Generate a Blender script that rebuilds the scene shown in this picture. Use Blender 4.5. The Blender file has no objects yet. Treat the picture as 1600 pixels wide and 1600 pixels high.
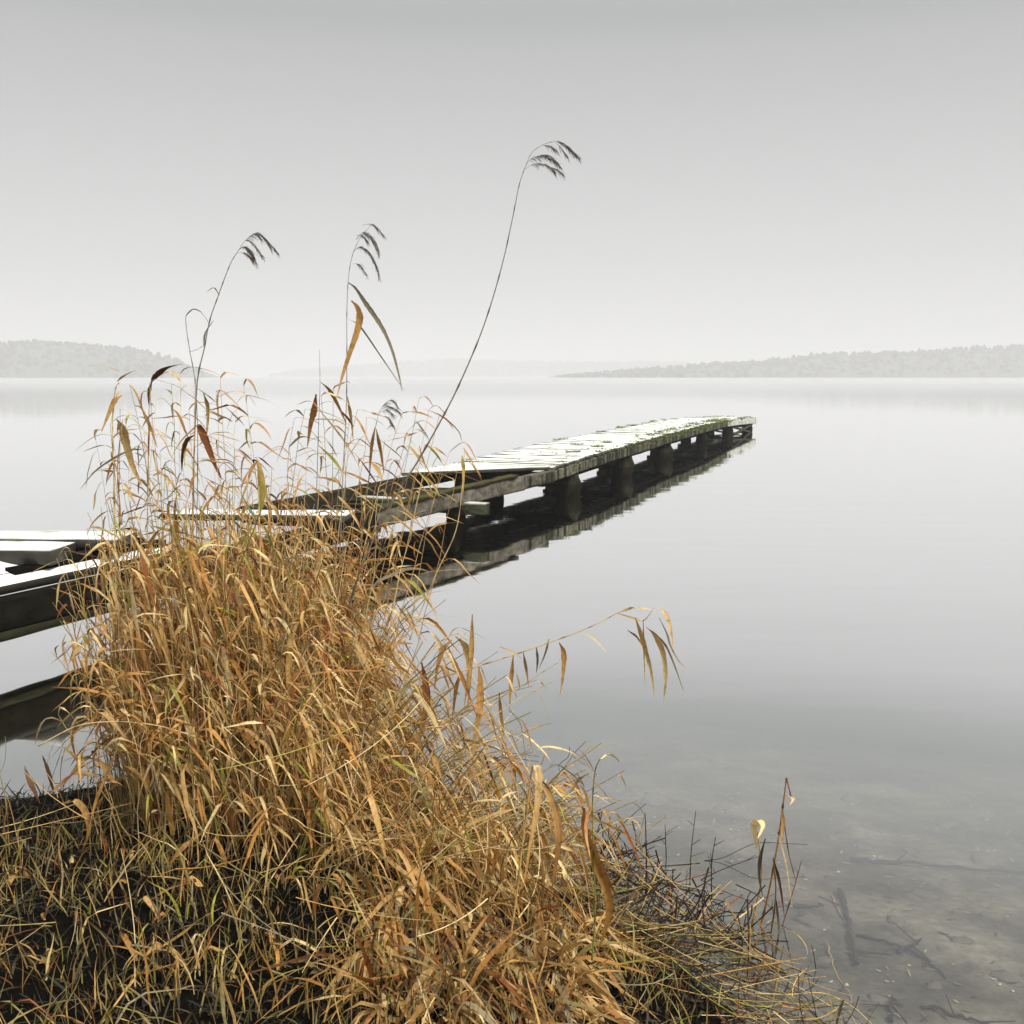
import bpy, math, random
import numpy as np
from mathutils import Vector, Matrix, noise

random.seed(7)
rng = np.random.default_rng(11)
sc = bpy.context.scene
C = bpy.data.collections.new('lake_scene')
sc.collection.children.link(C)

# ------------------------------------------------------------ camera, sky, sun
CAM_H = 1.70
PITCH = math.radians(7.58)
F = 1600.0
cam_d = bpy.data.cameras.new('camera')
cam = bpy.data.objects.new('camera', cam_d)
C.objects.link(cam)
cam.location = (0, 0, CAM_H)
cam.rotation_euler = (math.pi / 2 - PITCH, 0, 0)
cam_d.sensor_width = 36
cam_d.lens = 36.0
cam_d.clip_start = 0.05
cam_d.clip_end = 20000
sc.camera = cam

SUN_EL, SUN_AZ = math.radians(50), math.radians(128)   # high, behind the camera and to its right
world = bpy.data.worlds.new('World')
sc.world = world
world.use_nodes = True
nt = world.node_tree
nt.nodes.clear()
wo = nt.nodes.new('ShaderNodeOutputWorld')
bg = nt.nodes.new('ShaderNodeBackground')
bg.inputs['Strength'].default_value = 0.10
sky = nt.nodes.new('ShaderNodeTexSky')
sky.sky_type = 'NISHITA'
sky.sun_disc = False
sky.sun_elevation = SUN_EL
sky.sun_rotation = SUN_AZ
sky.dust_density = 5
hsv = nt.nodes.new('ShaderNodeHueSaturation')
hsv.inputs['Saturation'].default_value = 0.0
nt.links.new(sky.outputs[0], hsv.inputs['Color'])
tc = nt.nodes.new('ShaderNodeTexCoord')
sep = nt.nodes.new('ShaderNodeSeparateXYZ')
nt.links.new(tc.outputs['Generated'], sep.inputs[0])
cr = nt.nodes.new('ShaderNodeValToRGB')
els = cr.color_ramp.elements
# overcast deck: brightness by sine of the elevation
SKY = [(0.0, (.360, .360, .363)), (.06, (.352, .352, .355)), (.14, (.318, .320, .322)), (.22, (.277, .279, .280)),
       (.285, (.240, .243, .244)), (.31, (.208, .220, .216)), (.33, (.212, .224, .220)), (.39, (.325, .33, .33)), (.50, (.35, .355, .355)),
       (.75, (.40, .405, .42)), (1.0, (.48, .48, .49))]
while len(els) < len(SKY):
    els.new(.5)
for e, (p, c) in zip(els, SKY):
    e.position = p
for e, (p, c) in zip(els, SKY):
    e.color = (*c, 1)
nt.links.new(sep.outputs['Z'], cr.inputs[0])
sc10 = nt.nodes.new('ShaderNodeVectorMath'); sc10.operation = 'SCALE'; sc10.inputs['Scale'].default_value = 20.0
nt.links.new(cr.outputs[0], sc10.inputs[0])
mixw = nt.nodes.new('ShaderNodeMix'); mixw.data_type = 'RGBA'; mixw.inputs['Factor'].default_value = 0.94
nt.links.new(hsv.outputs[0], mixw.inputs['A'])
nt.links.new(sc10.outputs[0], mixw.inputs['B'])
nt.links.new(mixw.outputs['Result'], bg.inputs['Color'])
nt.links.new(bg.outputs[0], wo.inputs['Surface'])

sun_d = bpy.data.lights.new('sun', 'SUN')
sun_d.energy = 4.6
sun_d.angle = math.radians(14)
sun_d.color = (1.0, .97, .92)
sun = bpy.data.objects.new('sun', sun_d)
C.objects.link(sun)
sd = Vector((math.sin(SUN_AZ) * math.cos(SUN_EL), math.cos(SUN_AZ) * math.cos(SUN_EL), math.sin(SUN_EL)))
sun.rotation_euler = sd.to_track_quat('Z', 'Y').to_euler()
sun.location = sd * 50

sc.view_settings.view_transform = 'Standard'
sc.view_settings.look = 'None'
sc.view_settings.exposure = 0.0
sc.view_settings.gamma = 1.0
cy = sc.cycles
cy.max_bounces = 10
cy.diffuse_bounces = 3
cy.glossy_bounces = 4
cy.transmission_bounces = 4
cy.transparent_max_bounces = 12
cy.volume_bounces = 3
cy.use_denoising = True
cy.caustics_reflective = False
cy.caustics_refractive = False


# ------------------------------------------------------------ helpers
def ray(px, py):
    u, v = (px - 800) / F, (800 - py) / F
    return Vector((u, math.cos(PITCH) + v * math.sin(PITCH), -math.sin(PITCH) + v * math.cos(PITCH)))


def W(px, py, Y):
    """world point at distance Y that the photograph shows at this pixel"""
    r = ray(px, py)
    return Vector((0, 0, CAM_H)) + r * (Y / r.y)


def WZ(px, py, z=0.0):
    r = ray(px, py)
    return Vector((0, 0, CAM_H)) + r * ((z - CAM_H) / r.z)


def tag(o, label=None, cat=None, group=None, kind=None):
    if label: o['label'] = label
    if cat: o['category'] = cat
    if group: o['group'] = group
    if kind: o['kind'] = kind
    return o


def empty(name, loc):
    o = bpy.data.objects.new(name, None)
    o.empty_display_size = .1
    C.objects.link(o)
    o.location = loc
    return o


class MB:
    """collects quads with colours and uvs, builds ONE mesh"""
    def __init__(s):
        s.v, s.f, s.c, s.uv = [], [], [], []
        s.n = 0

    def add(s, v, f, c, uv=None):
        v = np.asarray(v, dtype=np.float64).reshape(-1, 3)
        f = np.asarray(f, dtype=np.int64).reshape(-1, 4)
        c = np.asarray(c, dtype=np.float64)
        if c.ndim == 1:
            c = np.tile(c, (len(v), 1))
        s.v.append(v); s.f.append(np.where(f < 0, -1, f + s.n)); s.c.append(c)
        s.uv.append(np.zeros((len(v), 2)) if uv is None else np.asarray(uv))
        s.n += len(v)

    def build(s, name, mat, parent=None, smooth=False, origin=None):
        v = np.concatenate(s.v); f = np.concatenate(s.f); c = np.concatenate(s.c); uv = np.concatenate(s.uv)
        if origin is None:
            origin = Vector((0, 0, 0))
            if parent is not None:
                origin = parent.matrix_basis.translation.copy()
        v = v - np.array(origin)
        me = bpy.data.meshes.new(name)
        me.vertices.add(len(v)); me.vertices.foreach_set('co', v.ravel())
        tri = f[:, 3] < 0
        # quads only (degenerate quads are written as triangles)
        nq = len(f)
        sizes = np.where(tri, 3, 4)
        starts = np.concatenate([[0], np.cumsum(sizes)[:-1]])
        flat = f.ravel()[(f.ravel() >= 0)]
        me.loops.add(int(sizes.sum())); me.loops.foreach_set('vertex_index', flat)
        me.polygons.add(nq); me.polygons.foreach_set('loop_start', starts)
        try:
            me.polygons.foreach_set('loop_total', sizes)
        except Exception:
            pass
        me.update(calc_edges=True)
        me.validate()
        ca = me.color_attributes.new('Col', 'FLOAT_COLOR', 'POINT')
        ca.data.foreach_set('color', np.concatenate([c, np.ones((len(c), 1))], 1).ravel())
        ul = me.uv_layers.new(name='UVMap')
        li = np.zeros(len(me.loops), dtype=np.int64); me.loops.foreach_get('vertex_index', li)
        ul.data.foreach_set('uv', uv[li].ravel())
        if smooth:
            me.polygons.foreach_set('use_smooth', np.ones(len(me.polygons), dtype=bool))
        me.materials.append(mat)
        o = bpy.data.objects.new(name, me)
        C.objects.link(o)
        if parent is not None:
            o.parent = parent
        else:
            o.location = origin
        return o


# ---- vectorised ribbons (leaves) and tubes (stems)
def nrm(a):
    return a / np.maximum(np.linalg.norm(a, axis=-1, keepdims=True), 1e-9)


def ribbon_rows(mb, P, wid, Wd, col, fold=.25):
    """P (n,k,3) centre lines, wid (n,k) widths, Wd (n,k,3) width directions, col (n,k,3)"""
    n, k, _ = P.shape
    T = np.gradient(P, axis=1); T = nrm(T)
    Wd = nrm(Wd - (Wd * T).sum(-1, keepdims=True) * T)
    N = np.cross(T, Wd)
    h = wid[..., None] * .5
    A = P + Wd * h + N * h * fold
    B = P - Wd * h + N * h * fold
    V = np.stack([A, P, B], 2).reshape(-1, 3)
    cc = np.stack([col, col * 1.06, col], 2).reshape(-1, 3)
    base = (np.arange(n)[:, None] * k + np.arange(k - 1)[None, :]) * 3
    f1 = np.stack([base, base + 1, base + 4, base + 3], -1).reshape(-1, 4)
    f2 = np.stack([base + 1, base + 2, base + 5, base + 4], -1).reshape(-1, 4)
    uv = np.zeros((n, k, 3, 2))
    uv[..., 0] = np.array([0, .5, 1.])[None, None, :]
    uv[..., 1] = np.linspace(0, 1, k)[None, :, None] + rng.random((n, 1, 1)) * 50
    mb.add(V, np.concatenate([f1, f2]), cc, uv.reshape(-1, 2))


def tube_rows(mb, P, rad, col, sides=4):
    n, k, _ = P.shape
    T = nrm(np.gradient(P, axis=1))
    ref = np.tile(np.array([.31, .92, .2]), (n, k, 1))
    A = nrm(np.cross(T, ref)); B = np.cross(T, A)
    ang = np.arange(sides) * 2 * math.pi / sides
    V = P[:, :, None] + rad[..., None, None] * (A[:, :, None] * np.cos(ang)[None, None, :, None] + B[:, :, None] * np.sin(ang)[None, None, :, None])
    base = (np.arange(n)[:, None] * k + np.arange(k - 1)[None, :]) * sides
    fs = []
    for j in range(sides):
        j2 = (j + 1) % sides
        fs.append(np.stack([base + j, base + j2, base + sides + j2, base + sides + j], -1).reshape(-1, 4))
    cc = np.repeat(col[:, :, None], sides, 2).reshape(-1, 3)
    uv = np.zeros((n, k, sides, 2))
    uv[..., 0] = (np.arange(sides) / sides)[None, None, :]
    uv[..., 1] = np.linspace(0, 1, k)[None, :, None] * 4 + rng.random((n, 1, 1)) * 50
    mb.add(V.reshape(-1, 3), np.concatenate(fs), cc, uv.reshape(-1, 2))


STRAW = np.array((.80, .60, .275)); TAN = np.array((.61, .375, .125)); ORANGE = np.array((.50, .245, .058))
RUST = np.array((.27, .09, .022)); OLIVE = np.array((.34, .27, .085)); LIME = np.array((.42, .40, .06))
GREY = np.array((.28, .225, .13)); DARK = np.array((.045, .032, .02)); GREEN = np.array((.10, .20, .05))


def pick(n, weights):
    pal = np.array([STRAW, TAN, ORANGE, RUST, OLIVE, LIME, GREY, DARK])
    w = np.array(weights, float); w /= w.sum()
    i = rng.choice(len(pal), n, p=w)
    return pal[i] * (1 + (rng.random((n, 1)) - .5) * .45)


def leaves(mb, P0, D0, L, wd, droop, col, seg=8, bendpos=None, wind=(.25, 0, 0), tipc=None, twist=None, fold=.3, jitter=.11):
    """ribbons that leave along D0 and turn down; droop (n,) is how fast"""
    n = len(P0)
    P = np.zeros((n, seg + 1, 3)); P[:, 0] = P0
    D = nrm(np.array(D0, float))
    step = (L / seg)[:, None]
    g = np.array([0, 0, -1.0]) + np.array(wind)
    bp = rng.random(n) * .5 if bendpos is None else bendpos
    jit = rng.normal(0, jitter, (n, seg, 3))
    for i in range(seg):
        t = (i + .5) / seg
        k = droop * (.25 + 2.2 * np.exp(-((t - bp) / .16) ** 2)) / seg * 2.6
        D = nrm(D + g * k[:, None] + jit[:, i] * .8)
        P[:, i + 1] = P[:, i] + D * step
    t = np.linspace(0, 1, seg + 1)[None]
    prof = np.minimum(1, .35 + t * 3.2) * np.clip((1 - t) * 1.9, 0, 1) ** .8
    wid = wd[:, None] * prof + .0006
    up = np.tile(np.array([0, 0, 1.]), (n, 1))
    a = rng.random(n) * math.tau
    side = np.stack([np.cos(a), np.sin(a), rng.normal(0, .2, n)], 1)
    tw = (rng.normal(0, 1.1, n) if twist is None else twist)
    side2 = np.stack([np.cos(a + tw), np.sin(a + tw), rng.normal(0, .4, n)], 1)
    Wd = side[:, None] * (1 - t[..., None]) + side2[:, None] * t[..., None]
    cc = col[:, None] * (1 - .0 * t[..., None])
    end = (RUST * 1.3 if tipc is None else tipc)
    m = (np.clip((t - .55) / .45, 0, 1) * rng.random((n, 1)))[..., None] * .75
    cc = cc * (1 - m) + end * m
    ribbon_rows(mb, P, wid, Wd, cc, fold)
    return P


def stems(P0, D0, H, bend, k=10):
    """curved stalk centre lines; bend (n,3) is sideways travel at the tip"""
    t = np.linspace(0, 1, k)[None, :, None]
    D = nrm(D0)[:, None]
    P = P0[:, None] + D * H[:, None, None] * t + bend[:, None] * t ** 2.2
    P += rng.normal(0, .0035, P.shape) * (t > 0)
    return P


def interp(P, t):
    k = P.shape[1]
    x = t * (k - 1); i = np.clip(x.astype(int), 0, k - 2); fr = (x - i)[:, None]
    idx = np.arange(len(P))
    return P[idx, i] * (1 - fr) + P[idx, i + 1] * fr, nrm(P[idx, i + 1] - P[idx, i])


def catmull(pts, per=5):
    pts = [Vector(p) for p in pts]
    if len(pts) == 2:
        return [pts[0].lerp(pts[1], i / (per * 1.0)) for i in range(per + 1)]
    q = [pts[0] * 2 - pts[1]] + pts + [pts[-1] * 2 - pts[-2]]
    out = []
    for i in range(1, len(q) - 2):
        for j in range(per):
            t = j / per
            out.append(.5 * ((2 * q[i]) + (-q[i - 1] + q[i + 1]) * t + (2 * q[i - 1] - 5 * q[i] + 4 * q[i + 1] - q[i + 2]) * t * t
                             + (-q[i - 1] + 3 * q[i] - 3 * q[i + 1] + q[i + 2]) * t ** 3))
    out.append(pts[-1])
    return out


def path(pxs, Y0, Y1=None, per=5):
    """a freehand path: pixels of the photograph carried to its own distance"""
    Y1 = Y0 if Y1 is None else Y1
    n = len(pxs)
    return np.array([catmull([W(p[0], p[1], Y0 + (Y1 - Y0) * i / max(1, n - 1)) for i, p in enumerate(pxs)], per)])


def blade(mb, pxs, Y0, wpx, col, Y1=None, tip=None, per=6, tilt=.35, fold=.3, peak=.35):
    P = path(pxs, Y0, Y1, per)
    k = P.shape[1]
    t = np.linspace(0, 1, k)
    wm = wpx * Y0 / F
    prof = np.clip(t / peak, 0.15, 1) ** .8 * np.clip((1 - t) / (1 - peak), 0, 1) ** .75 * (1 + rng.normal(0, .07, k))
    side = np.array([math.cos(tilt), math.sin(tilt), 0.0])
    Wd = np.tile(side, (1, k, 1)) + np.linspace(-.3, .5, k)[None, :, None] * np.array([0, 1, .3])
    tip = col * .8 if tip is None else tip
    cc = (col[None] * (1 - t[:, None]) + tip[None] * t[:, None])[None]
    ribbon_rows(mb, P, (wm * prof + .0008)[None], Wd, cc, fold)


def stalk(mb, pxs, Y0, r0, r1, col, Y1=None, per=6, nodes=True, sides=6):
    P = path(pxs, Y0, Y1, per)
    k = P.shape[1]
    t = np.linspace(0, 1, k)
    rad = (r0 + (r1 - r0) * t)[None].copy()
    cc = np.tile(col, (1, k, 1)) * 1.0
    if nodes:
        rad[0, ::5] *= 1.45
        cc[0, ::5] *= .45
    tube_rows(mb, P, rad, cc, sides)
    return P


# ------------------------------------------------------------ materials
def new_mat(name):
    m = bpy.data.materials.new(name); m.use_nodes = True
    n = m.node_tree; n.nodes.clear()
    return m, n, n.nodes.new('ShaderNodeOutputMaterial')


def N(n, t, **kw):
    x = n.nodes.new(t)
    for k, v in kw.items():
        setattr(x, k, v)
    return x


def leaf_mat(name, rough=.55, trans=.25, spec=.35):
    m, n, out = new_mat(name)
    at = N(n, 'ShaderNodeAttribute', attribute_name='Col')
    uvn = N(n, 'ShaderNodeUVMap', uv_map='UVMap')
    mp = N(n, 'ShaderNodeMapping'); mp.inputs['Scale'].default_value = (9, .7, 1)
    no = N(n, 'ShaderNodeTexNoise'); no.inputs['Scale'].default_value = 3; no.inputs['Detail'].default_value = 4
    n.links.new(uvn.outputs[0], mp.inputs[0]); n.links.new(mp.outputs[0], no.inputs['Vector'])
    mr = N(n, 'ShaderNodeMapRange'); mr.inputs[1].default_value = .3; mr.inputs[2].default_value = .7
    mr.inputs[3].default_value = .55; mr.inputs[4].default_value = 1.30
    n.links.new(no.outputs[0], mr.inputs[0])
    geo_ = N(n, 'ShaderNodeNewGeometry')
    sp2 = N(n, 'ShaderNodeTexNoise'); sp2.inputs['Scale'].default_value = 55; sp2.inputs['Detail'].default_value = 5; sp2.inputs['Roughness'].default_value = .7
    n.links.new(geo_.outputs['Position'], sp2.inputs['Vector'])
    mr2 = N(n, 'ShaderNodeMapRange'); mr2.inputs[1].default_value = .36; mr2.inputs[2].default_value = .50; mr2.inputs[3].default_value = .55; mr2.inputs[4].default_value = 1.0
    n.links.new(sp2.outputs[0], mr2.inputs[0])
    mm = N(n, 'ShaderNodeMath', operation='MULTIPLY'); n.links.new(mr.outputs[0], mm.inputs[0]); n.links.new(mr2.outputs[0], mm.inputs[1])
    mul = N(n, 'ShaderNodeVectorMath', operation='SCALE')
    n.links.new(at.outputs['Color'], mul.inputs[0]); n.links.new(mm.outputs[0], mul.inputs['Scale'])
    p = N(n, 'ShaderNodeBsdfPrincipled'); p.inputs['Roughness'].default_value = rough
    p.inputs['Specular IOR Level'].default_value = spec
    n.links.new(mul.outputs[0], p.inputs['Base Color'])
    tr = N(n, 'ShaderNodeBsdfTranslucent'); n.links.new(mul.outputs[0], tr.inputs[0])
    mx = N(n, 'ShaderNodeMixShader'); mx.inputs[0].default_value = trans
    n.links.new(p.outputs[0], mx.inputs[1]); n.links.new(tr.outputs[0], mx.inputs[2])
    n.links.new(mx.outputs[0], out.inputs[0])
    return m


M_LEAF = leaf_mat('dry_leaf')
M_STEM = leaf_mat('dry_stalk', .5, .0)
M_TWIG = leaf_mat('wet_twig', .7, .0, .1)
M_MOSS = leaf_mat('moss', .9, .15)


def wood_mat(name, wet=.35, lo=.25, rough=(.45, .8), spec=.5, stains=False):
    m, n, out = new_mat(name)
    at = N(n, 'ShaderNodeAttribute', attribute_name='Col')
    uvn = N(n, 'ShaderNodeUVMap', uv_map='UVMap')
    mp = N(n, 'ShaderNodeMapping'); mp.inputs['Scale'].default_value = (2.6, 14, 1)
    no = N(n, 'ShaderNodeTexNoise'); no.inputs['Scale'].default_value = 3.0; no.inputs['Detail'].default_value = 8; no.inputs['Roughness'].default_value = .65
    n.links.new(uvn.outputs[0], mp.inputs[0]); n.links.new(mp.outputs[0], no.inputs['Vector'])
    r1 = N(n, 'ShaderNodeMapRange'); r1.inputs[1].default_value = .32; r1.inputs[2].default_value = .68
    r1.inputs[3].default_value = lo; r1.inputs[4].default_value = 1.25
    n.links.new(no.outputs[0], r1.inputs[0])
    # algae and dirt blotches
    tcn = N(n, 'ShaderNodeTexCoord')
    n2 = N(n, 'ShaderNodeTexNoise'); n2.inputs['Scale'].default_value = 4.5; n2.inputs['Detail'].default_value = 6
    n.links.new(tcn.outputs['Object'], n2.inputs['Vector'])
    rp = N(n, 'ShaderNodeValToRGB'); rp.color_ramp.elements[0].position = .58; rp.color_ramp.elements[1].position = .72
    n.links.new(n2.outputs[0], rp.inputs[0])
    grain = r1.outputs[0]
    if stains:
        mp3 = N(n, 'ShaderNodeMapping'); mp3.inputs['Scale'].default_value = (9, 1.2, 1)
        n.links.new(uvn.outputs[0], mp3.inputs[0])
        n4 = N(n, 'ShaderNodeTexNoise'); n4.inputs['Scale'].default_value = 1.0; n4.inputs['Detail'].default_value = 4; n4.inputs['Roughness'].default_value = .6
        n.links.new(mp3.outputs[0], n4.inputs['Vector'])
        r4 = N(n, 'ShaderNodeMapRange'); r4.inputs[1].default_value = .42; r4.inputs[2].default_value = .56; r4.inputs[3].default_value = .18; r4.inputs[4].default_value = 1.1
        n.links.new(n4.outputs[0], r4.inputs[0])
        m4 = N(n, 'ShaderNodeMath', operation='MULTIPLY'); n.links.new(r1.outputs[0], m4.inputs[0]); n.links.new(r4.outputs[0], m4.inputs[1]); grain = m4.outputs[0]
    mul = N(n, 'ShaderNodeVectorMath', operation='SCALE')
    n.links.new(at.outputs['Color'], mul.inputs[0]); n.links.new(grain, mul.inputs['Scale'])
    mix = N(n, 'ShaderNodeMix', data_type='RGBA', blend_type='MULTIPLY'); mix.inputs['B'].default_value = (.55, .60, .36, 1)
    n.links.new(rp.outputs[0], mix.inputs['Factor']); n.links.new(mul.outputs[0], mix.inputs['A'])
    p = N(n, 'ShaderNodeBsdfPrincipled')
    n.links.new(mix.outputs['Result'], p.inputs['Base Color'])
    r2 = N(n, 'ShaderNodeMapRange'); r2.inputs[3].default_value = rough[0]; r2.inputs[4].default_value = rough[1]
    n.links.new(n2.outputs[0], r2.inputs[0]); n.links.new(r2.outputs[0], p.inputs['Roughness'])
    p.inputs['Specular IOR Level'].default_value = spec
    p.inputs['Coat Weight'].default_value = wet; p.inputs['Coat Roughness'].default_value = .28
    bp = N(n, 'ShaderNodeBump'); bp.inputs['Strength'].default_value = .6; bp.inputs['Distance'].default_value = .01
    n.links.new(no.outputs[0], bp.inputs['Height']); n.links.new(bp.outputs[0], p.inputs['Normal'])
    n.links.new(p.outputs[0], out.inputs[0])
    return m


M_DECK = wood_mat('bleached_sheen_deck_wood', wet=.15, spec=.3, lo=.75, rough=(.4, .7))  # white tops carry sky sheen in their colour as well as bleaching
M_WOOD = wood_mat('weathered_wood', wet=.0, spec=.04, rough=(.75, .95))
M_PILE = wood_mat('waterlogged_wood', wet=.0, spec=.03, rough=(.8, .95))

M_SIDE = wood_mat('stained_side_wood', wet=.0, spec=.06, rough=(.75, .95), stains=True)

# ------------------------------------------------------------ terrain: bank and lake bed in one sheet
SH = [(-40, 3.0), (-6, 3.3), (-2.6, 3.75), (-1.9, 4.0), (-1.2, 4.45), (-.5, 4.2), (-.1, 3.55), (.22, 3.2), (.5, 2.75), (.72, 2.35), (1.1, 1.7), (2.2, .9), (6, -.5), (40, -3)]


def shore(x):
    return np.interp(x, [a for a, b in SH], [b for a, b in SH])


def terr(x, y):
    s = shore(x)
    t = y - s
    n1 = noise.noise(Vector((x * 1.7, y * 1.7, .3))) * .05 + noise.noise(Vector((x * 6, y * 6, 1.3))) * .018
    if t < 0:
        z = .26 * (1 - math.exp(max(-40, t * 1.1))) + n1 * min(1, -t * 3)
    else:
        shallow = 1 / (1 + math.exp(max(-40, min(40, -(x + .25) * 3.0))))           # the right side is a shallow shelf
        a = -.10 - .085 * t - .012 * t * t
        b = -.30 - .9 * t
        z = shallow * a + (1 - shallow) * b
        z = z * (1 - math.exp(-t * 7)) + n1 * .45 * math.exp(-t * .05)
        z = max(z, -3.1 + n1)
    if y > 60 or abs(x) > 60:
        z = min(z, -3.1) if y > 0 else z
    return z


def grid_axis(lo, hi, fine_lo, fine_hi, step, grow=1.22):
    a = list(np.arange(fine_lo, fine_hi, step))
    s = step; x = a[-1]
    while x < hi:
        s *= grow; x += s; a.append(min(x, hi))
    s = step; x = a[0]; pre = []
    while x > lo:
        s *= grow; x -= s; pre.append(max(x, lo))
    return pre[::-1] + a


gx = grid_axis(-3050, 3050, -2.8, 4.2, .05)
gy = grid_axis(-3050, 3050, 1.2, 8.0, .05)
tv = [(x, y, terr(x, y)) for y in gy for x in gx]
nx = len(gx)
tf = [(j * nx + i, j * nx + i + 1, (j + 1) * nx + i + 1, (j + 1) * nx + i) for j in range(len(gy) - 1) for i in range(nx - 1)]

m, n, out = new_mat('bank_and_lake_bed')
geo = N(n, 'ShaderNodeNewGeometry'); sp = N(n, 'ShaderNodeSeparateXYZ'); n.links.new(geo.outputs['Position'], sp.inputs[0])
no = N(n, 'ShaderNodeTexNoise'); no.inputs['Scale'].default_value = 2.2; no.inputs['Detail'].default_value = 9; no.inputs['Roughness'].default_value = .62
n.links.new(geo.outputs['Position'], no.inputs['Vector'])
n3 = N(n, 'ShaderNodeTexNoise'); n3.inputs['Scale'].default_value = 22; n3.inputs['Detail'].default_value = 5
n.links.new(geo.outputs['Position'], n3.inputs['Vector'])
rb = N(n, 'ShaderNodeValToRGB')
rb.color_ramp.elements[0].position = .30; rb.color_ramp.elements[0].color = (.045, .042, .035, 1)
rb.color_ramp.elements[1].position = .66; rb.color_ramp.elements[1].color = (.20, .182, .140, 1)
e = rb.color_ramp.elements.new(.47); e.color = (.085, .077, .058, 1)
n.links.new(no.outputs[0], rb.inputs[0])
fine = N(n, 'ShaderNodeMapRange'); fine.inputs[1].default_value = .3; fine.inputs[2].default_value = .7; fine.inputs[3].default_value = .75; fine.inputs[4].default_value = 1.2
n.links.new(n3.outputs[0], fine.inputs[0])
bedc = N(n, 'ShaderNodeVectorMath', operation='SCALE'); n.links.new(rb.outputs[0], bedc.inputs[0]); n.links.new(fine.outputs[0], bedc.inputs['Scale'])
ab = N(n, 'ShaderNodeMapRange'); ab.inputs[1].default_value = -.09; ab.inputs[2].default_value = -.03
n.links.new(sp.outputs['Z'], ab.inputs[0])
mixc = N(n, 'ShaderNodeMix', data_type='RGBA'); mixc.inputs['B'].default_value = (.004, .0035, .0025, 1)   # peat soil above the water
n.links.new(ab.outputs[0], mixc.inputs['Factor']); n.links.new(bedc.outputs[0], mixc.inputs['A'])
p = N(n, 'ShaderNodeBsdfPrincipled'); p.inputs['Roughness'].default_value = .85; p.inputs['Specular IOR Level'].default_value = .03
n.links.new(mixc.outputs['Result'], p.inputs['Base Color'])
bp = N(n, 'ShaderNodeBump'); bp.inputs['Distance'].default_value = .02; bp.inputs['Strength'].default_value = .8
n.links.new(n3.outputs[0], bp.inputs['Height']); n.links.new(bp.outputs[0], p.inputs['Normal'])
n.links.new(p.outputs[0], out.inputs[0])
M_BED = m
me = bpy.data.meshes.new('ground'); me.from_pydata(tv, [], tf); me.update(); me.materials.append(M_BED)
me.polygons.foreach_set('use_smooth', np.ones(len(me.polygons), dtype=bool))
ground = bpy.data.objects.new('ground', me); C.objects.link(ground); tag(ground, kind='structure')

# ------------------------------------------------------------ water: a closed body with a mirror-calm top
m, n, out = new_mat('lake_water')
lw = N(n, 'ShaderNodeLayerWeight'); lw.inputs['Blend'].default_value = .5
rp = N(n, 'ShaderNodeValToRGB')
RW = [(0.0, .04), (.40, .09), (.50, .17), (.56, .26), (.62, .49), (.68, .76), (.74, .95), (.82, 1.0), (1.0, 1.0)]
while len(rp.color_ramp.elements) < len(RW):
    rp.color_ramp.elements.new(.5)
for e, (a, b) in zip(rp.color_ramp.elements, RW):
    e.position = a
for e, (a, b) in zip(rp.color_ramp.elements, RW):
    e.color = (b, b, b, 1)
n.links.new(lw.outputs['Facing'], rp.inputs[0])
gl = N(n, 'ShaderNodeBsdfGlossy'); gl.inputs['Roughness'].default_value = .035; gl.inputs[0].default_value = (1, 1, 1, 1)
tp = N(n, 'ShaderNodeBsdfTransparent'); tp.inputs[0].default_value = (.96, .97, .98, 1)
geo = N(n, 'ShaderNodeNewGeometry')
spw = N(n, 'ShaderNodeSeparateXYZ'); n.links.new(geo.outputs['Position'], spw.inputs[0])
mrw = N(n, 'ShaderNodeMapRange'); mrw.inputs[1].default_value = 40; mrw.inputs[2].default_value = 260   # breeze-ruffled further out
mrw.inputs[3].default_value = .035; mrw.inputs[4].default_value = .30
n.links.new(spw.outputs['Y'], mrw.inputs[0]); n.links.new(mrw.outputs[0], gl.inputs['Roughness'])
mp = N(n, 'ShaderNodeMapping'); mp.inputs['Scale'].default_value = (.6, 1.6, 1)
no = N(n, 'ShaderNodeTexNoise'); no.inputs['Scale'].default_value = 1.0; no.inputs['Detail'].default_value = 2
n.links.new(geo.outputs['Position'], mp.inputs[0]); n.links.new(mp.outputs[0], no.inputs['Vector'])
bp = N(n, 'ShaderNodeBump'); bp.inputs['Strength'].default_value = .03; bp.inputs['Distance'].default_value = .1
n.links.new(no.outputs[0], bp.inputs['Height']); n.links.new(bp.outputs[0], gl.inputs['Normal'])
mx = N(n, 'ShaderNodeMixShader'); n.links.new(rp.outputs[0], mx.inputs[0]); n.links.new(tp.outputs[0], mx.inputs[1]); n.links.new(gl.outputs[0], mx.inputs[2])
n.links.new(mx.outputs[0], out.inputs['Surface'])
va = N(n, 'ShaderNodeVolumeAbsorption'); va.inputs['Color'].default_value = (.72, .70, .56, 1); va.inputs['Density'].default_value = .5
n.links.new(va.outputs[0], out.inputs['Volume'])
M_WATER = m
X = 3080
wv = [(-X, -X, -4), (X, -X, -4), (X, X, -4), (-X, X, -4), (-X, -X, 0), (X, -X, 0), (X, X, 0), (-X, X, 0)]
wf = [(0, 3, 2, 1), (4, 5, 6, 7), (0, 1, 5, 4), (1, 2, 6, 5), (2, 3, 7, 6), (3, 0, 4, 7)]
me = bpy.data.meshes.new('water'); me.from_pydata(wv, [], wf); me.update(); me.materials.append(M_WATER)
water = bpy.data.objects.new('water', me); C.objects.link(water); tag(water, kind='structure')


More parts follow.
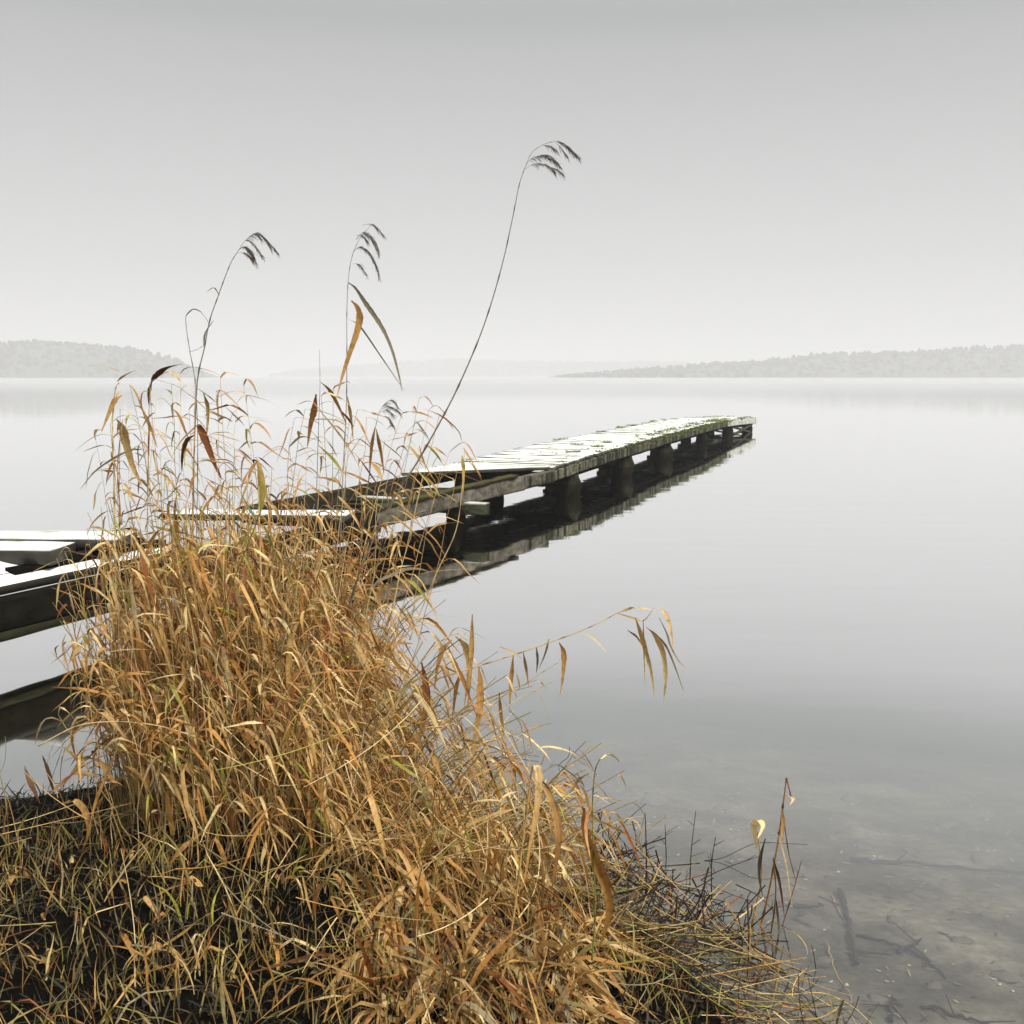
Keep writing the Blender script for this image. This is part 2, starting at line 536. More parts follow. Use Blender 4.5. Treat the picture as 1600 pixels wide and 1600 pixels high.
# ------------------------------------------------------------ far shores
def simple_mat(name, col, rough=.9, var=.3, scale=.05):
    m, n, out = new_mat(name)
    geo = N(n, 'ShaderNodeNewGeometry')
    no = N(n, 'ShaderNodeTexNoise'); no.inputs['Scale'].default_value = scale; no.inputs['Detail'].default_value = 5
    n.links.new(geo.outputs['Position'], no.inputs['Vector'])
    mr = N(n, 'ShaderNodeMapRange'); mr.inputs[3].default_value = 1 - var; mr.inputs[4].default_value = 1 + var
    n.links.new(no.outputs[0], mr.inputs[0])
    ml = N(n, 'ShaderNodeVectorMath', operation='SCALE'); ml.inputs[0].default_value = col
    n.links.new(mr.outputs[0], ml.inputs['Scale'])
    p = N(n, 'ShaderNodeBsdfPrincipled'); p.inputs['Roughness'].default_value = rough
    n.links.new(ml.outputs[0], p.inputs['Base Color']); n.links.new(p.outputs[0], out.inputs[0])
    return m


M_HILL = simple_mat('hill_ground', (.07, .075, .05))
M_WOODS = simple_mat('far_trees', (.028, .032, .024), scale=.2)


def ridge(name, prof, Y, depth, label):
    """prof: (px, top py) of the wooded skyline; the land under it is a rounded hill 'depth' metres deep"""
    xs = [(px - 800) / F * Y for px, _ in prof]
    hs = [max(.0, (587 - py) / F * Y) for _, py in prof]
    xx = np.linspace(xs[0], xs[-1], 420)
    hh = np.interp(xx, xs, hs)
    rows = 60
    v, f = [], []
    for j in range(rows + 1):
        t = j / rows
        for x, h in zip(xx, hh):
            z = -3.4 + (h * .92 + 3.4) * math.sin(math.pi * min(1, t * .98 + .02)) ** .8
            v.append((x, Y - depth * .25 + depth * t + noise.noise(Vector((x * .01, 0, Y))) * 20, z))
    nn = len(xx)
    for j in range(rows):
        for i in range(nn - 1):
            a = j * nn + i
            f.append((a, a + 1, a + nn + 1, a + nn))
    me = bpy.data.meshes.new(name); me.from_pydata(v, [], f); me.update(); me.materials.append(M_HILL)
    o = bpy.data.objects.new(name, me); C.objects.link(o); tag(o, kind='structure')
    # woods on it: many lumpy crowns in one object
    bmv = [(math.cos(a) * math.cos(b), math.sin(a) * math.cos(b), math.sin(b)) for b in (-.9, -.2, .5, 1.1) for a in np.linspace(0, math.tau, 8)[:-1]]
    bmv.append((0, 0, 1.1))
    bv = np.array(bmv)
    bf = []
    for r in range(3):
        for i in range(7):
            bf.append((r * 7 + i, r * 7 + (i + 1) % 7, (r + 1) * 7 + (i + 1) % 7, (r + 1) * 7 + i))
    for i in range(7):
        bf.append((21 + i, 21 + (i + 1) % 7, 28, -1))
    mb = MB()
    cnt = int((xs[-1] - xs[0]) / .4)
    for _ in range(cnt):
        x = random.uniform(xs[0], xs[-1]); t = random.uniform(.03, .6)
        h = float(np.interp(x, xs, hs))
        if h < 1.0:
            continue
        z = -3.4 + (h * .92 + 3.4) * math.sin(math.pi * t) ** .8
        y = Y - depth * .25 + depth * t
        r = min(random.uniform(1.1, 2.3) * Y / 900, h * .30 + .6)
        q = bv * r * (1 + rng.normal(0, .16, bv.shape)) * np.array([1, 1, random.uniform(.9, 1.4)])
        mb.add(q + np.array([x, y, max(z, .2) + r * random.uniform(.3, .9)]), bf, TAN)
    w = mb.build('woodland', M_WOODS)
    tag(w, label, 'woodland', kind='stuff')


ridge('headland', [(-900, 520), (-300, 515), (-60, 530), (18, 526), (60, 529), (100, 532), (150, 537), (180, 541), (205, 546), (225, 552), (242, 559), (255, 566), (268, 574), (284, 585)], 900, 240,
      'misty wooded headland across the lake on the left')
ridge('shore_ridge', [(860, 586), (950, 581), (1050, 574), (1120, 567), (1220, 562), (1320, 548), (1400, 547), (1470, 546), (1540, 539), (1620, 536), (1800, 525), (2600, 520)], 960, 300,
      'misty low wooded ridge across the lake on the right')
ridge('far_ridge', [(440, 581), (560, 573), (640, 566), (720, 563), (800, 566), (900, 568), (1020, 567), (1150, 572)], 2050, 380,
      'faint far wooded shore fading into fog in the middle')

# ------------------------------------------------------------ haze
m, n, out = new_mat('haze_air')
pv = N(n, 'ShaderNodeVolumePrincipled')
pv.inputs['Color'].default_value = (.885, .889, .896, 1)
pv.inputs['Density'].default_value = .00125
pv.inputs['Anisotropy'].default_value = .0
n.links.new(pv.outputs[0], out.inputs['Volume'])
X = 3200
wv = [(-X, -X, -6), (X, -X, -6), (X, X, -6), (-X, X, -6), (-X, -X, 62), (X, -X, 62), (X, X, 62), (-X, X, 62)]
me = bpy.data.meshes.new('haze'); me.from_pydata(wv, [], wf); me.update(); me.materials.append(m)
haze = bpy.data.objects.new('haze', me); C.objects.link(haze)
tag(haze, 'pale even fog over the whole lake', 'haze', kind='stuff')

# ------------------------------------------------------------ jetty
# near (right) edge: world y, x, deck height
JE = [(3.2, -4.25, .46), (5.85, -3.01, .475), (7.0, -2.46, .475), (8.8, -1.66, .48), (10.2, -1.02, .49), (11.2, -.52, .50), (12.3, .0, .52),
      (13.5, .506, .505), (14.8, 1.04, .55), (16.8, 1.77, .556), (20.1, 2.92, .55), (24.0, 4.42, .565), (27.6, 5.72, .53), (31.9, 7.52, .43)]
JY = [a[0] for a in JE]


def JP(y, w=0.0, dz=0.0, skew=0.0):
    x = float(np.interp(y, JY, [a[1] for a in JE])); z = float(np.interp(y, JY, [a[2] for a in JE]))
    x2 = float(np.interp(y + .5, JY + [32.4], [a[1] for a in JE] + [7.73]))
    d = Vector((x2 - x, .5, 0)).normalized()
    s = Vector((-d.y, d.x, 0))
    return Vector((x, y, z)) + s * w + d * skew * w + Vector((0, 0, dz))


WD = 1.42


def timber(mb, p0, p1, w, h, col, up=(0, 0, 1), seg=6, rough=.004, splinter=.0, top=None):
    """rough sawn timber, its TOP face centre running p0 -> p1"""
    p0, p1 = Vector(p0), Vector(p1)
    d = (p1 - p0); L = d.length; d.normalize()
    s = d.cross(Vector(up)).normalized(); u = s.cross(d).normalized()
    v, uv, cc = [], [], []
    o = random.random() * 40
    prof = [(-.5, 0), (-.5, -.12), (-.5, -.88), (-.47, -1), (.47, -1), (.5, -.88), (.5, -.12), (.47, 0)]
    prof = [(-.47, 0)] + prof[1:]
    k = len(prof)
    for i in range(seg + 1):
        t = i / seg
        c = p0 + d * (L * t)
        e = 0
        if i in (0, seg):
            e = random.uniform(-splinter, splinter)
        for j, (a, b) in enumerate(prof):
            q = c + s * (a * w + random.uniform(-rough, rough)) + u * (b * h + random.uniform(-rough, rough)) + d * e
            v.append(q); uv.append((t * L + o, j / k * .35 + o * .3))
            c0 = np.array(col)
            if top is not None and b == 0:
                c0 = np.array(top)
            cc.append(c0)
    f = []
    for i in range(seg):
        for j in range(k):
            a = i * k + j; b = i * k + (j + 1) % k
            f.append((a, b, b + k, a + k))
    for base, rev in ((0, False), (seg * k, True)):
        for a, b, c, e in ((0, 1, 6, 7), (1, 2, 5, 6), (2, 3, 4, 5)):
            q = (base + a, base + b, base + c, base + e)
            f.append(q[::-1] if not rev else q)
    mb.add([tuple(x) for x in v], f, np.array(cc), uv)


jetty = empty('jetty', (-3.6, 4.6, 0))
tag(jetty, 'old broken wooden jetty with mossy edges running out over the calm lake', 'jetty')
PALE = (.88, .89, .86); GREYW = (.36, .34, .29); SHADEW = (.006, .0055, .004); BROWNW = (.24, .20, .14)  # pale deck tone includes painted sky sheen; near-black tone is painted underdeck shade


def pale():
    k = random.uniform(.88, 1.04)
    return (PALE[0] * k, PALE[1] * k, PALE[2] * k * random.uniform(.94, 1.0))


# deck boards, crosswise, section by section
def boards(y0, y1, name, skew0=0., skew1=0., w0=0., w1=WD, th=.045, gap=.003, lift=0., label=None, bw=.16, ragged=.06):
    mb = MB()
    nb = max(1, int(round((y1 - y0) / (bw + gap))))
    for i in range(nb):
        y = y0 + (y1 - y0) * (i + .5) / nb
        sk = skew0 + (skew1 - skew0) * i / max(1, nb - 1)
        dz = random.uniform(-.003, .004) + lift
        a = JP(y, w0 - random.uniform(0, ragged) - .02, dz, sk); b = JP(y, w1 + random.uniform(0, ragged), dz + random.uniform(-.008, .008), sk)
        t = pale()
        timber(mb, a, b, (y1 - y0) / nb * .975 - gap, th, (.05, .047, .03), seg=8, top=t, splinter=.01)  # near-black sides and underside paint the shade under the deck
    o = mb.build(name, M_DECK, jetty)
    if label: o['label'] = label
    return o


boards(13.45, 31.85, 'deck')
mb = MB()
for i in range(8):                       # fanned boards where the deck breaks off
    t = i / 7
    a = JP(13.42 - t * .10, -.02, .012 + .012 * t); b = JP(13.42 - t * 1.15, WD + .05, -.0 - .02 * t)
    timber(mb, a, b, .135, .045, (.05, .047, .03), seg=8, top=pale(), splinter=.02)  # same painted shade on the edges, bright sheen on top
mb.build('broken_deck_edge', M_DECK, jetty)['label'] = 'fanned loose boards where the jetty deck breaks off'
mb = MB()
for (wa, wb, za, zb, ye) in ((.0, .19, .0, .035, 7.25), (.20, .43, .04, .095, 7.05)):     # two planks laid lengthwise, warped up at the back
    ys = np.linspace(4.2, ye, 9)
    for a, b in zip(ys[:-1], ys[1:]):
        ta, tb = (a - 4.2) / (ye - 4.2), (b - 4.2) / (ye - 4.2)
        fa, fb = 1 - .55 * ta ** 3, 1 - .55 * tb ** 3
        q = []
        for y, f_ in ((a, fa), (b, fb)):
            q += [JP(y, wa * f_, za * f_ + .002), JP(y, wb * f_, zb * f_ + .002), JP(y, wb * f_, zb * f_ - .05), JP(y, wa * f_, za * f_ - .05)]
        k = pale()
        d_ = (.035, .034, .022)  # shade painted onto plank edges and undersides
        mb.add([tuple(q[i_]) for i_ in (0, 1, 5, 4)], [(0, 1, 2, 3)], np.array([k] * 4), [(a * .8, wa), (a * .8, wb), (b * .8, wb), (b * .8, wa)])
        fs = [(1, 2, 6, 5), (2, 3, 7, 6), (3, 0, 4, 7)]
        if a == ys[0]: fs.append((3, 2, 1, 0))
        if b == ys[-1]: fs.append((4, 5, 6, 7))
        mb.add([tuple(p_) for p_ in q], fs, np.array([d_] * 8), [(a * .8, wa), (a * .8, wb), (a * .8, wb + .1), (a * .8, wa + .1), (b * .8, wa), (b * .8, wb), (b * .8, wb + .1), (b * .8, wa + .1)])
mb.build('near_deck', M_DECK, jetty)['label'] = 'pale wet warped planks nearest the reeds'
mb = MB()
for (ya, w0_, w1_, zz) in ((6.42, .10, 1.75, .155), (6.78, .02, 1.9, .165)):
    a = JP(ya, w0_, zz, -.405); b = JP(ya, w1_, zz + .005, -.405)
    timber(mb, a, b, .33, .10 if zz < .16 else .06, (.03, .028, .02), seg=8, top=pale(), splinter=.02)  # faces below the pale tops painted dark for shade
mb.build('loose_boards', M_DECK, jetty)['label'] = 'pair of thick pale boards raised above the near planks'
mb = MB(); timber(mb, JP(4.2, .50, .135), JP(7.2, .42, .13), .06, .15, SHADEW, seg=10); mb.build('side_beam', M_WOOD, jetty)  # backing board added to block the bright sky gap in the reflection
for w_ in (.16, .36):
    mb = MB(); timber(mb, JP(5.9 + w_, w_, .062), JP(7.2, w_, .06), .09, .09, SHADEW, seg=4); mb.build('board_support', M_WOOD, jetty)
boards(8.95, 9.3, 'loose_boards', skew0=-.34, skew1=-.30, w0=.0, w1=1.5, th=.06, bw=.3, lift=.0, label='narrow boards left beyond the gap')
mb = MB()
for i_ in range(16):
    y_ = 9.5 + i_ * .18
    timber(mb, JP(y_, .06, -.14 + random.uniform(-.02, .01)), JP(y_, WD, -.20 + random.uniform(-.03, .02), random.uniform(-.05, .05)), .165, .05, (.02, .018, .01), seg=6, top=(.05, .045, .028), splinter=.06)
mb.build('sunken_deck', M_WOOD, jetty)['label'] = 'dark rotten boards sagging below the side beams'
mb = MB()
timber(mb, JP(9.4, -.02, -.005), JP(12.35, -.02, .0), .12, .03, (.05, .047, .02), seg=18, top=(.085, .08, .03), rough=.008, splinter=.03)
mb.build('edge_plank', M_WOOD, jetty)['label'] = 'dark mossy edge plank over the grey side beam'

# long bearers
def bearer(name, w, ys, h, wid, drop, col, mat=M_WOOD, label=None):
    mb = MB()
    for a, b in zip(ys[:-1], ys[1:]):
        k = random.uniform(.8, 1.15)
        timber(mb, JP(a, w, -drop), JP(b, w, -drop + random.uniform(-.008, .008)), wid, h, tuple(c * k for c in col), seg=max(4, int((b - a) * 4)), splinter=.02)
    o = mb.build(name, mat, jetty)
    if label: o['label'] = label
    return o


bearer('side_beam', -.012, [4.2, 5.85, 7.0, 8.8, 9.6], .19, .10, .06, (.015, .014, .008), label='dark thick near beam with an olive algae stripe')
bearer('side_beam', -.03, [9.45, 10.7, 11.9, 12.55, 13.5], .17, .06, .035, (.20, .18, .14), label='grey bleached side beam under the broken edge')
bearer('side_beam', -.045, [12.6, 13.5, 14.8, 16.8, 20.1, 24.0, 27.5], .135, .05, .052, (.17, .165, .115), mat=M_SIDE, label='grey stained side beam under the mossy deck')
bearer('side_beam', .10, [13.4, 16.8, 20.1, 24.0, 27.6, 31.6], .10, .09, .16, SHADEW)
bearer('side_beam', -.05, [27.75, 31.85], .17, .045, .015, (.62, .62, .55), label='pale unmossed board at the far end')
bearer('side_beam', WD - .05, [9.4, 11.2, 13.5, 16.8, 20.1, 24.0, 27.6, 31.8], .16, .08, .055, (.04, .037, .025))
bearer('side_beam', WD * .5, [12.3, 13.5, 16.8, 20.1, 24.0, 27.6, 31.6], .14, .10, .055, SHADEW)
mb = MB()
timber(mb, JP(4.2, -.02, -.252), JP(7.6, -.02, -.255), .10, .05, (.035, .034, .018), seg=14, splinter=.02)
mb.build('lower_strip', M_WOOD, jetty)
mb = MB()
timber(mb, JP(31.92, -.06, -.02), JP(31.92, WD + .08, -.02), .045, .15, (.34, .33, .27), seg=6)
mb.build('end_board', M_WOOD, jetty)

# posts with cap beams
PILES = [5.2, 8.0, 11.15, 14.35, 17.3, 20.7, 24.9, 28.4, 31.3]


def pile(mb, x, y, top, r, lean=(0, 0)):
    sides = 14
    z = np.concatenate([[-3.0, -1.5, -.6], np.linspace(-.15, top, 13)]); k = len(z)
    t = (z - z[0]) / (z[-1] - z[0])
    ang = np.arange(sides) * math.tau / sides
    ph = random.random() * 9
    V, cc, uv = [], [], []
    for i, zz in enumerate(z):
        for j, a in enumerate(ang):
            rr = r * (1 + .10 * math.sin(3 * a + ph + zz * 2) + .16 * noise.noise(Vector((math.cos(a) * 1.5 + x, math.sin(a) * 1.5 + y, zz * 4))))
            if zz > top - .10: rr *= .93
            rr *= .80 + .34 * math.sin(math.pi * min(1, max(0, (zz + .12) / (top + .16))))
            V.append((x + math.cos(a) * rr + lean[0] * t[i], y + math.sin(a) * rr + lean[1] * t[i], zz))
            wetline = 1.0 if zz > .18 else .5
            
            cc.append(np.array((.026, .024, .013)) * wetline * (1 + 1.6 * max(0, noise.noise(Vector((x + math.cos(a) * 2, y + math.sin(a) * 2, zz * 9)))))); uv.append((zz, j / sides * .8))
    f = [(i * sides + j, i * sides + (j + 1) % sides, (i + 1) * sides + (j + 1) % sides, (i + 1) * sides + j) for i in range(k - 1) for j in range(sides)]
    b = (k - 1) * sides
    V.append((x + lean[0], y + lean[1], top + .01)); cc.append(np.array((.1, .095, .06))); uv.append((0, 0))
    f += [(b + j, b + (j + 1) % sides, len(V) - 1, -1) for j in range(sides)]
    mb.add(V, f, np.array(cc), uv)


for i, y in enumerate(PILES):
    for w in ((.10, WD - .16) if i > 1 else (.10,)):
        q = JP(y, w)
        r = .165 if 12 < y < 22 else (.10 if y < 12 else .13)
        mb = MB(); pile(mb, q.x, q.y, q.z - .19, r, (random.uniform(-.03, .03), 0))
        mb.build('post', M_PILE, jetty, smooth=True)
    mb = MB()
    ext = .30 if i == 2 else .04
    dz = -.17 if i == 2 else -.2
    timber(mb, JP(y, -ext, dz), JP(y, WD + .05 if i > 1 else .3, dz), .14, .13 if i == 2 else .10, (.08, .085, .05) if i == 2 else SHADEW, seg=6, top=(.70, .70, .64) if i == 2 else None)
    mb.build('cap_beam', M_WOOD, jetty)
for (ya, wa, za, yb, wb, zb) in [(28.6, -.02, -.2, 31.2, -.02, -.42), (31.2, -.03, -.2, 28.6, -.03, -.42), (31.95, .05, -.2, 31.95, WD, -.42),
                                 (31.97, WD, -.2, 31.97, .05, -.40), (24.9, .5, -.25, 28.4, .5, -.40)]:
    mb = MB(); timber(mb, JP(min(ya, 31.9), wa, za), JP(min(yb, 31.9), wb, zb), .06, .05, (.07, .07, .05), seg=4)
    mb.build('cross_brace', M_WOOD, jetty)
# moss cushions on the boards
def moss(mb, c, r, n):
    a = rng.random(n) * math.tau; rr = np.sqrt(rng.random(n)) * r
    P0 = np.stack([c.x + np.cos(a) * rr, c.y + np.sin(a) * rr, np.full(n, c.z)], 1)
    D = rng.normal(0, .6, (n, 3)); D[:, 2] = np.abs(D[:, 2]) + .35
    base = np.array([(.10, .14, .02), (.17, .23, .035), (.04, .055, .012), (.28, .33, .07)])
    col = base[rng.integers(0, 4, n)]
    leaves(mb, P0, D, rng.uniform(.02, .055, n), rng.uniform(.008, .018, n), np.full(n, .5), col, seg=3, tipc=col.mean(0))


mb = MB()
y = 13.8
while y < 28:
    dens = .25 if y < 17 else (.75 if y < 20 else .97)
    if random.random() < dens:
        s = 1 if y < 20 else 1.35
        moss(mb, JP(y, random.uniform(-.075, .05), random.uniform(-.085, .012)), random.uniform(.04, .12) * s, int(34 * s))
        if y > 19 and random.random() < .6:
            moss(mb, JP(y, random.uniform(.05, .35), .01), random.uniform(.04, .12), 18)
    y += random.uniform(.035, .09)
for yc, wc, r in ((18.2, WD, .2), (20.5, WD - .1, .16), (22.3, WD, .25), (23.2, WD, .25), (24.3, WD - .1, .3), (26.0, WD, .4), (27.2, WD, .3), (28.8, WD - .1, .3), (29.7, WD - .2, .35), (30.5, .9, .25),
                  (28.4, .1, .25), (29.5, .0, .2), (30.2, .05, .2), (31.0, .05, .25), (31.6, .2, .25), (31.7, .7, .3), (31.8, 1.1, .25), (31.4, 1.3, .3), (17.6, .45, .14), (16.6, .3, .12), (15.4, .35, .1), (16.9, .75, .1)):
    for _ in range(5):
        moss(mb, JP(min(31.85, yc + random.uniform(-r, r)), wc + random.uniform(-r, r) * .4, .005), .08, 24)
for _ in range(90):                       # droppings, bits of bark and lichen on the bare boards
    moss(mb, JP(random.uniform(12.8, 27), random.uniform(.1, WD - .05), .004), .018, 4)
moss_o = mb.build('moss', M_MOSS, jetty); moss_o['kind'] = 'stuff'


# ------------------------------------------------------------ reeds
def in_bank(x, y):
    return y < shore(x) + .25


def reed_geo(smb, lmb, P0, H, D, bend, nl, small=False, w=(2.2, 3.4, 2.2, .5, .6, .25, .2, .04), stemw=(4.0, 1.8, .4, .05, 1.0, .6, .1, .02)):
    """stalks with arching leaves; every argument is an array over the reeds"""
    n = len(P0)
    P = stems(P0, D, H, bend)
    r = rng.uniform(.0018, .0036, n)[:, None] * np.linspace(1, .45, P.shape[1])[None]
    cs = np.tile(pick(n, stemw)[:, None], (1, P.shape[1], 1))
    cs[:, ::3] *= .8
    tube_rows(smb, P, r, cs)
    for q in range(nl):
        t = np.clip((q + rng.random(n)) / nl * .78 + .22, .1, .995)
        p, T = interp(P, t)
        a = rng.random(n) * math.tau
        side = np.stack([np.cos(a), np.sin(a), np.zeros(n)], 1)
        el = rng.uniform(1.2, 4.0, n)[:, None]
        d = side + T * el
        top = t > .86
        L = np.where(top, rng.uniform(.07, .18, n), rng.uniform(.10, .27, n))
        wd = np.where(top, rng.uniform(.004, .008, n), .003 + .014 * rng.random(n) ** 2.4)
        if small:
            L *= .7; wd *= .7
        dr = rng.uniform(.3, 3.2, n)
        leaves(lmb, p, d, L, wd, dr, pick(n, w), bendpos=rng.random(n) * .38)
    return P


# --- the dense thicket: far past 300 stalks, one mass
smb, lmb = MB(), MB()
thick = MB()


def zone(n, xr, yr, hr, lean, lean_s, bend, nl, reject=None, **kw):
    P0, H, D, Bd = [], [], [], []
    while len(P0) < n:
        x, y = random.uniform(*xr), random.uniform(*yr)
        if reject and reject(x, y):
            continue
        P0.append((x, y, max(-.05, terr(x, y) - .02) if in_bank(x, y) else -.05)); H.append(random.uniform(*hr) * (1 - max(0, min(.42, (x + .84) * 1.2)) * (hr[1] > 1)))
        lx = lean(x, y)
        D.append((lx + random.gauss(0, lean_s), random.gauss(0, lean_s), 1))
        Bd.append((random.gauss(bend, .10), random.gauss(-.03, .08), random.uniform(-.12, 0)))
    return reed_geo(thick, thick, np.array(P0), np.array(H), np.array(D), np.array(Bd), nl, **kw)


def mainz(x, y):      # outside the clump's egg-shaped footprint
    return ((x + .98) / .50) ** 2 + ((y - 3.85) / .72) ** 2 > 1 or (x > -.80 and random.random() < (x + .80) * 2.4)


L0 = lambda x, y: (x + 1.05) * .10
zone(430, (-1.5, -.45), (3.1, 4.6), (.75, 1.13), L0, .05, .04, 7, mainz)
zone(130, (-1.45, -.5), (3.2, 4.5), (1.08, 1.27), L0, .05, .04, 6, mainz)
zone(150, (-1.0, -.48), (2.95, 3.8), (.40, .78), lambda x, y: .05, .12, .06, 6)
zone(22, (-.80, -.50), (3.2, 3.9), (.70, 1.05), lambda x, y: .26, .10, .14, 4)
zone(150, (-.62, .12), (2.75, 3.5), (.22, .55), lambda x, y: .12, .22, .12, 5)
zone(46, (-.72, -.42), (3.1, 3.6), (.40, .80), lambda x, y: .42, .12, .16, 5)
nb = 330
bx = rng.uniform(-1.42, -.42, nb); by = rng.uniform(3.15, 3.9, nb); bz = rng.uniform(.30, 1.2, nb)
ok = (((bx + .95) / .55) ** 2 + ((by - 3.7) / .6) ** 2 < 1)
ok &= bz < 1.2 - np.clip((bx + .84) * 1.3, 0, .6)
bx, by, bz = bx[ok], by[ok], bz[ok]; nb = len(bx)
leaves(thick, np.stack([bx, by, bz], 1), np.stack([rng.normal(0, .5, nb), rng.normal(-.2, .4, nb), rng.uniform(.0, 1.2, nb)], 1), rng.uniform(.16, .34, nb), rng.uniform(.010, .022, nb), rng.uniform(1.6, 3.2, nb),
       pick(nb, (1.6, 3.0, 3.4, 1.0, .2, .15, .1, 0)), bendpos=rng.uniform(0, .2, nb), jitter=.07, seg=9)
t1 = thick.build('reed_thicket', M_LEAF)
tag(t1, 'dense golden brown mass of dead reed stalks and leaves before the jetty', 'reeds', kind='stuff')

# --- the reeds one can single out at the clump's front and top: each a thing > stalk, foliage
TIPS = [(205, 600), (188, 640), (232, 600), (246, 622), (268, 600), (283, 585), (299, 640), (322, 650), (340, 612), (372, 628), (392, 668), (330, 680), (365, 702), (398, 722), (178, 690),
        (460, 652), (478, 640), (500, 616), (520, 606), (545, 652), (556, 640), (580, 690), (600, 688), (628, 645), (655, 622), (684, 650), (664, 692), (702, 702), (642, 732),
        (170, 662), (215, 652), (250, 704), (438, 765), (560, 722), (618, 762), (716, 722), (380, 600), (345, 590), (450, 700), (480, 720), (505, 690), (530, 740), (670, 640), (650, 655),
        (150, 690), (225, 680), (285, 700), (310, 725), (350, 740), (575, 650), (610, 720), (690, 730), (630, 700), (540, 700), (465, 735), (412, 755), (200, 720), (240, 745), (590, 760), (660, 740)]
CL = 'thin dead reed with small drooping leaves in the golden clump before the jetty'
CG = 'thin dead reeds standing out of the clump'


def single(P0, tip, nl=8, small=False, w=(1.4, 3.0, 1.8, .6, .5, .25, .9, .1)):
    o = empty('reed', P0)
    a, b = MB(), MB()
    P0 = np.array([P0]); tip = np.array([tip])
    d = tip - P0; H = np.linalg.norm(d, axis=1)
    bend = np.array([[random.gauss(0, .07), random.gauss(0, .05), 0]])
    dd = d - bend
    P = stems(P0, dd, np.linalg.norm(dd, axis=1), bend, 12)
    r = random.uniform(.0018, .0028) * np.linspace(1, .38, 12)[None]
    cs = np.tile(pick(1, (2.4, 1.6, .5, .1, .8, .2, .8, .05))[:, None], (1, 12, 1)); cs[:, ::3] *= .7
    tube_rows(a, P, r, cs)
    for q in range(nl):
        t = np.array([1 - (q / nl) ** 1.25 * .62])
        p, T = interp(P, np.minimum(t, .999))
        an = (q * 2.6 + random.random()) if small else q * math.pi + random.gauss(0, .6)
        sd_ = np.array([[math.cos(an), math.sin(an) * .7, 0]])
        up = t[0] > .7
        L = np.array([random.uniform(.07, .18) if up else random.uniform(.10, .30)])
        wd = np.array([random.uniform(.005, .0105) if up else random.uniform(.006, .016)])
        leaves(b, p, sd_ + T * random.uniform(.5, 1.6), L, wd, np.array([random.uniform(.4, 1.5)]), pick(1, w))
    a.build('stalk', M_STEM, o); b.build('foliage', M_LEAF, o)
    tag(o, CL, 'reed', CG)
    return o


for (px, py) in TIPS:
    Y = random.uniform(3.45, 4.15)
    tip = W(px, py, Y)
    bx = max(-1.42, min(-.56, tip.x + random.gauss(-.05 * (1 if px > 420 else -1) * 1.5, .08)))
    if px > 560: bx = min(-.5, tip.x - random.uniform(.15, .45))
    single(tuple((bx, min(Y + random.uniform(-.1, .1), 4.3), max(.0, terr(bx, Y)))), tuple(tip), nl=random.randint(11, 16) if px < 480 else random.randint(7, 10))
# more countable reeds on the near face of the clump
for i in range(150):
    x = random.uniform(-1.45, -.5); yb = random.uniform(3.05, 3.6) if i % 3 else random.uniform(3.3, 4.2)
    if ((x + .98) / .50) ** 2 + ((yb - 3.7) / .8) ** 2 > 1: continue
    h = random.uniform(.65, 1.25) * (1 - max(0, 3.4 - yb) * .8)
    h *= 1 - max(0, min(.40, (x + .84) * 1.2))
    tip = (x + random.gauss(.02 + (x + 1.0) * .15, .09), yb + random.gauss(-.05, .1), h)
    single((x, yb, max(.0, terr(x, yb))), tip, nl=random.randint(7, 10), w=(1.8, 3.2, 2.4, .7, .6, .4, .2, .03))


# --- reeds with plumes
def plume(mb, branches, Y, dark=(.17, .14, .105), dens=1.0):
    for br in branches:
        P = path(br, Y, per=8)[0]
        n = int(len(P) * 5 * dens)
        stalkr = np.full((1, len(P)), .0006)
        tube_rows(mb, P[None], stalkr, np.tile(np.array(dark), (1, len(P), 1)), 3)
        tt = rng.random(n) ** .8 * .97
        tt = .18 + tt * .80
        x = tt * (len(P) - 1); i = np.clip(x.astype(int), 0, len(P) - 2); fr = (x - i)[:, None]
        p = P[i] * (1 - fr) + P[i + 1] * fr
        T = nrm(P[i + 1] - P[i])
        d = T + rng.normal(0, .30, (n, 3))
        c = np.array(dark)[None] * rng.uniform(.5, 1.9, (n, 1))
        leaves(mb, p, d, rng.uniform(.006, .030, n), rng.uniform(.0002, .0007, n), np.full(n, .5), c, seg=3, tipc=np.array(dark))


def feature(name, label, cat, stalks, blades_, plumes=None, Y=3.8, base=None, group=None, stem_r=(.0028, .0011), plc=(.17, .14, .105)):
    o = empty(name, base if base is not None else W(*stalks[0][0][0], Y))
    for pts, col, r0, r1 in stalks:
        a = MB(); stalk(a, pts, Y, r0, r1, col); a.build('stalk', M_STEM, o)
    for pts, wpx, col, tip in blades_:
        a = MB(); blade(a, pts, Y + random.uniform(-.02, .02), wpx, col, Y1=Y + random.uniform(-.12, .12), tip=tip, tilt=random.uniform(-.4, .4), fold=random.uniform(.2, .5)); a.build('leaf', M_LEAF, o)
    if plumes:
        a = MB(); plume(a, plumes, Y, plc); a.build('plume', M_LEAF, o)
    tag(o, label, cat, group)
    return o


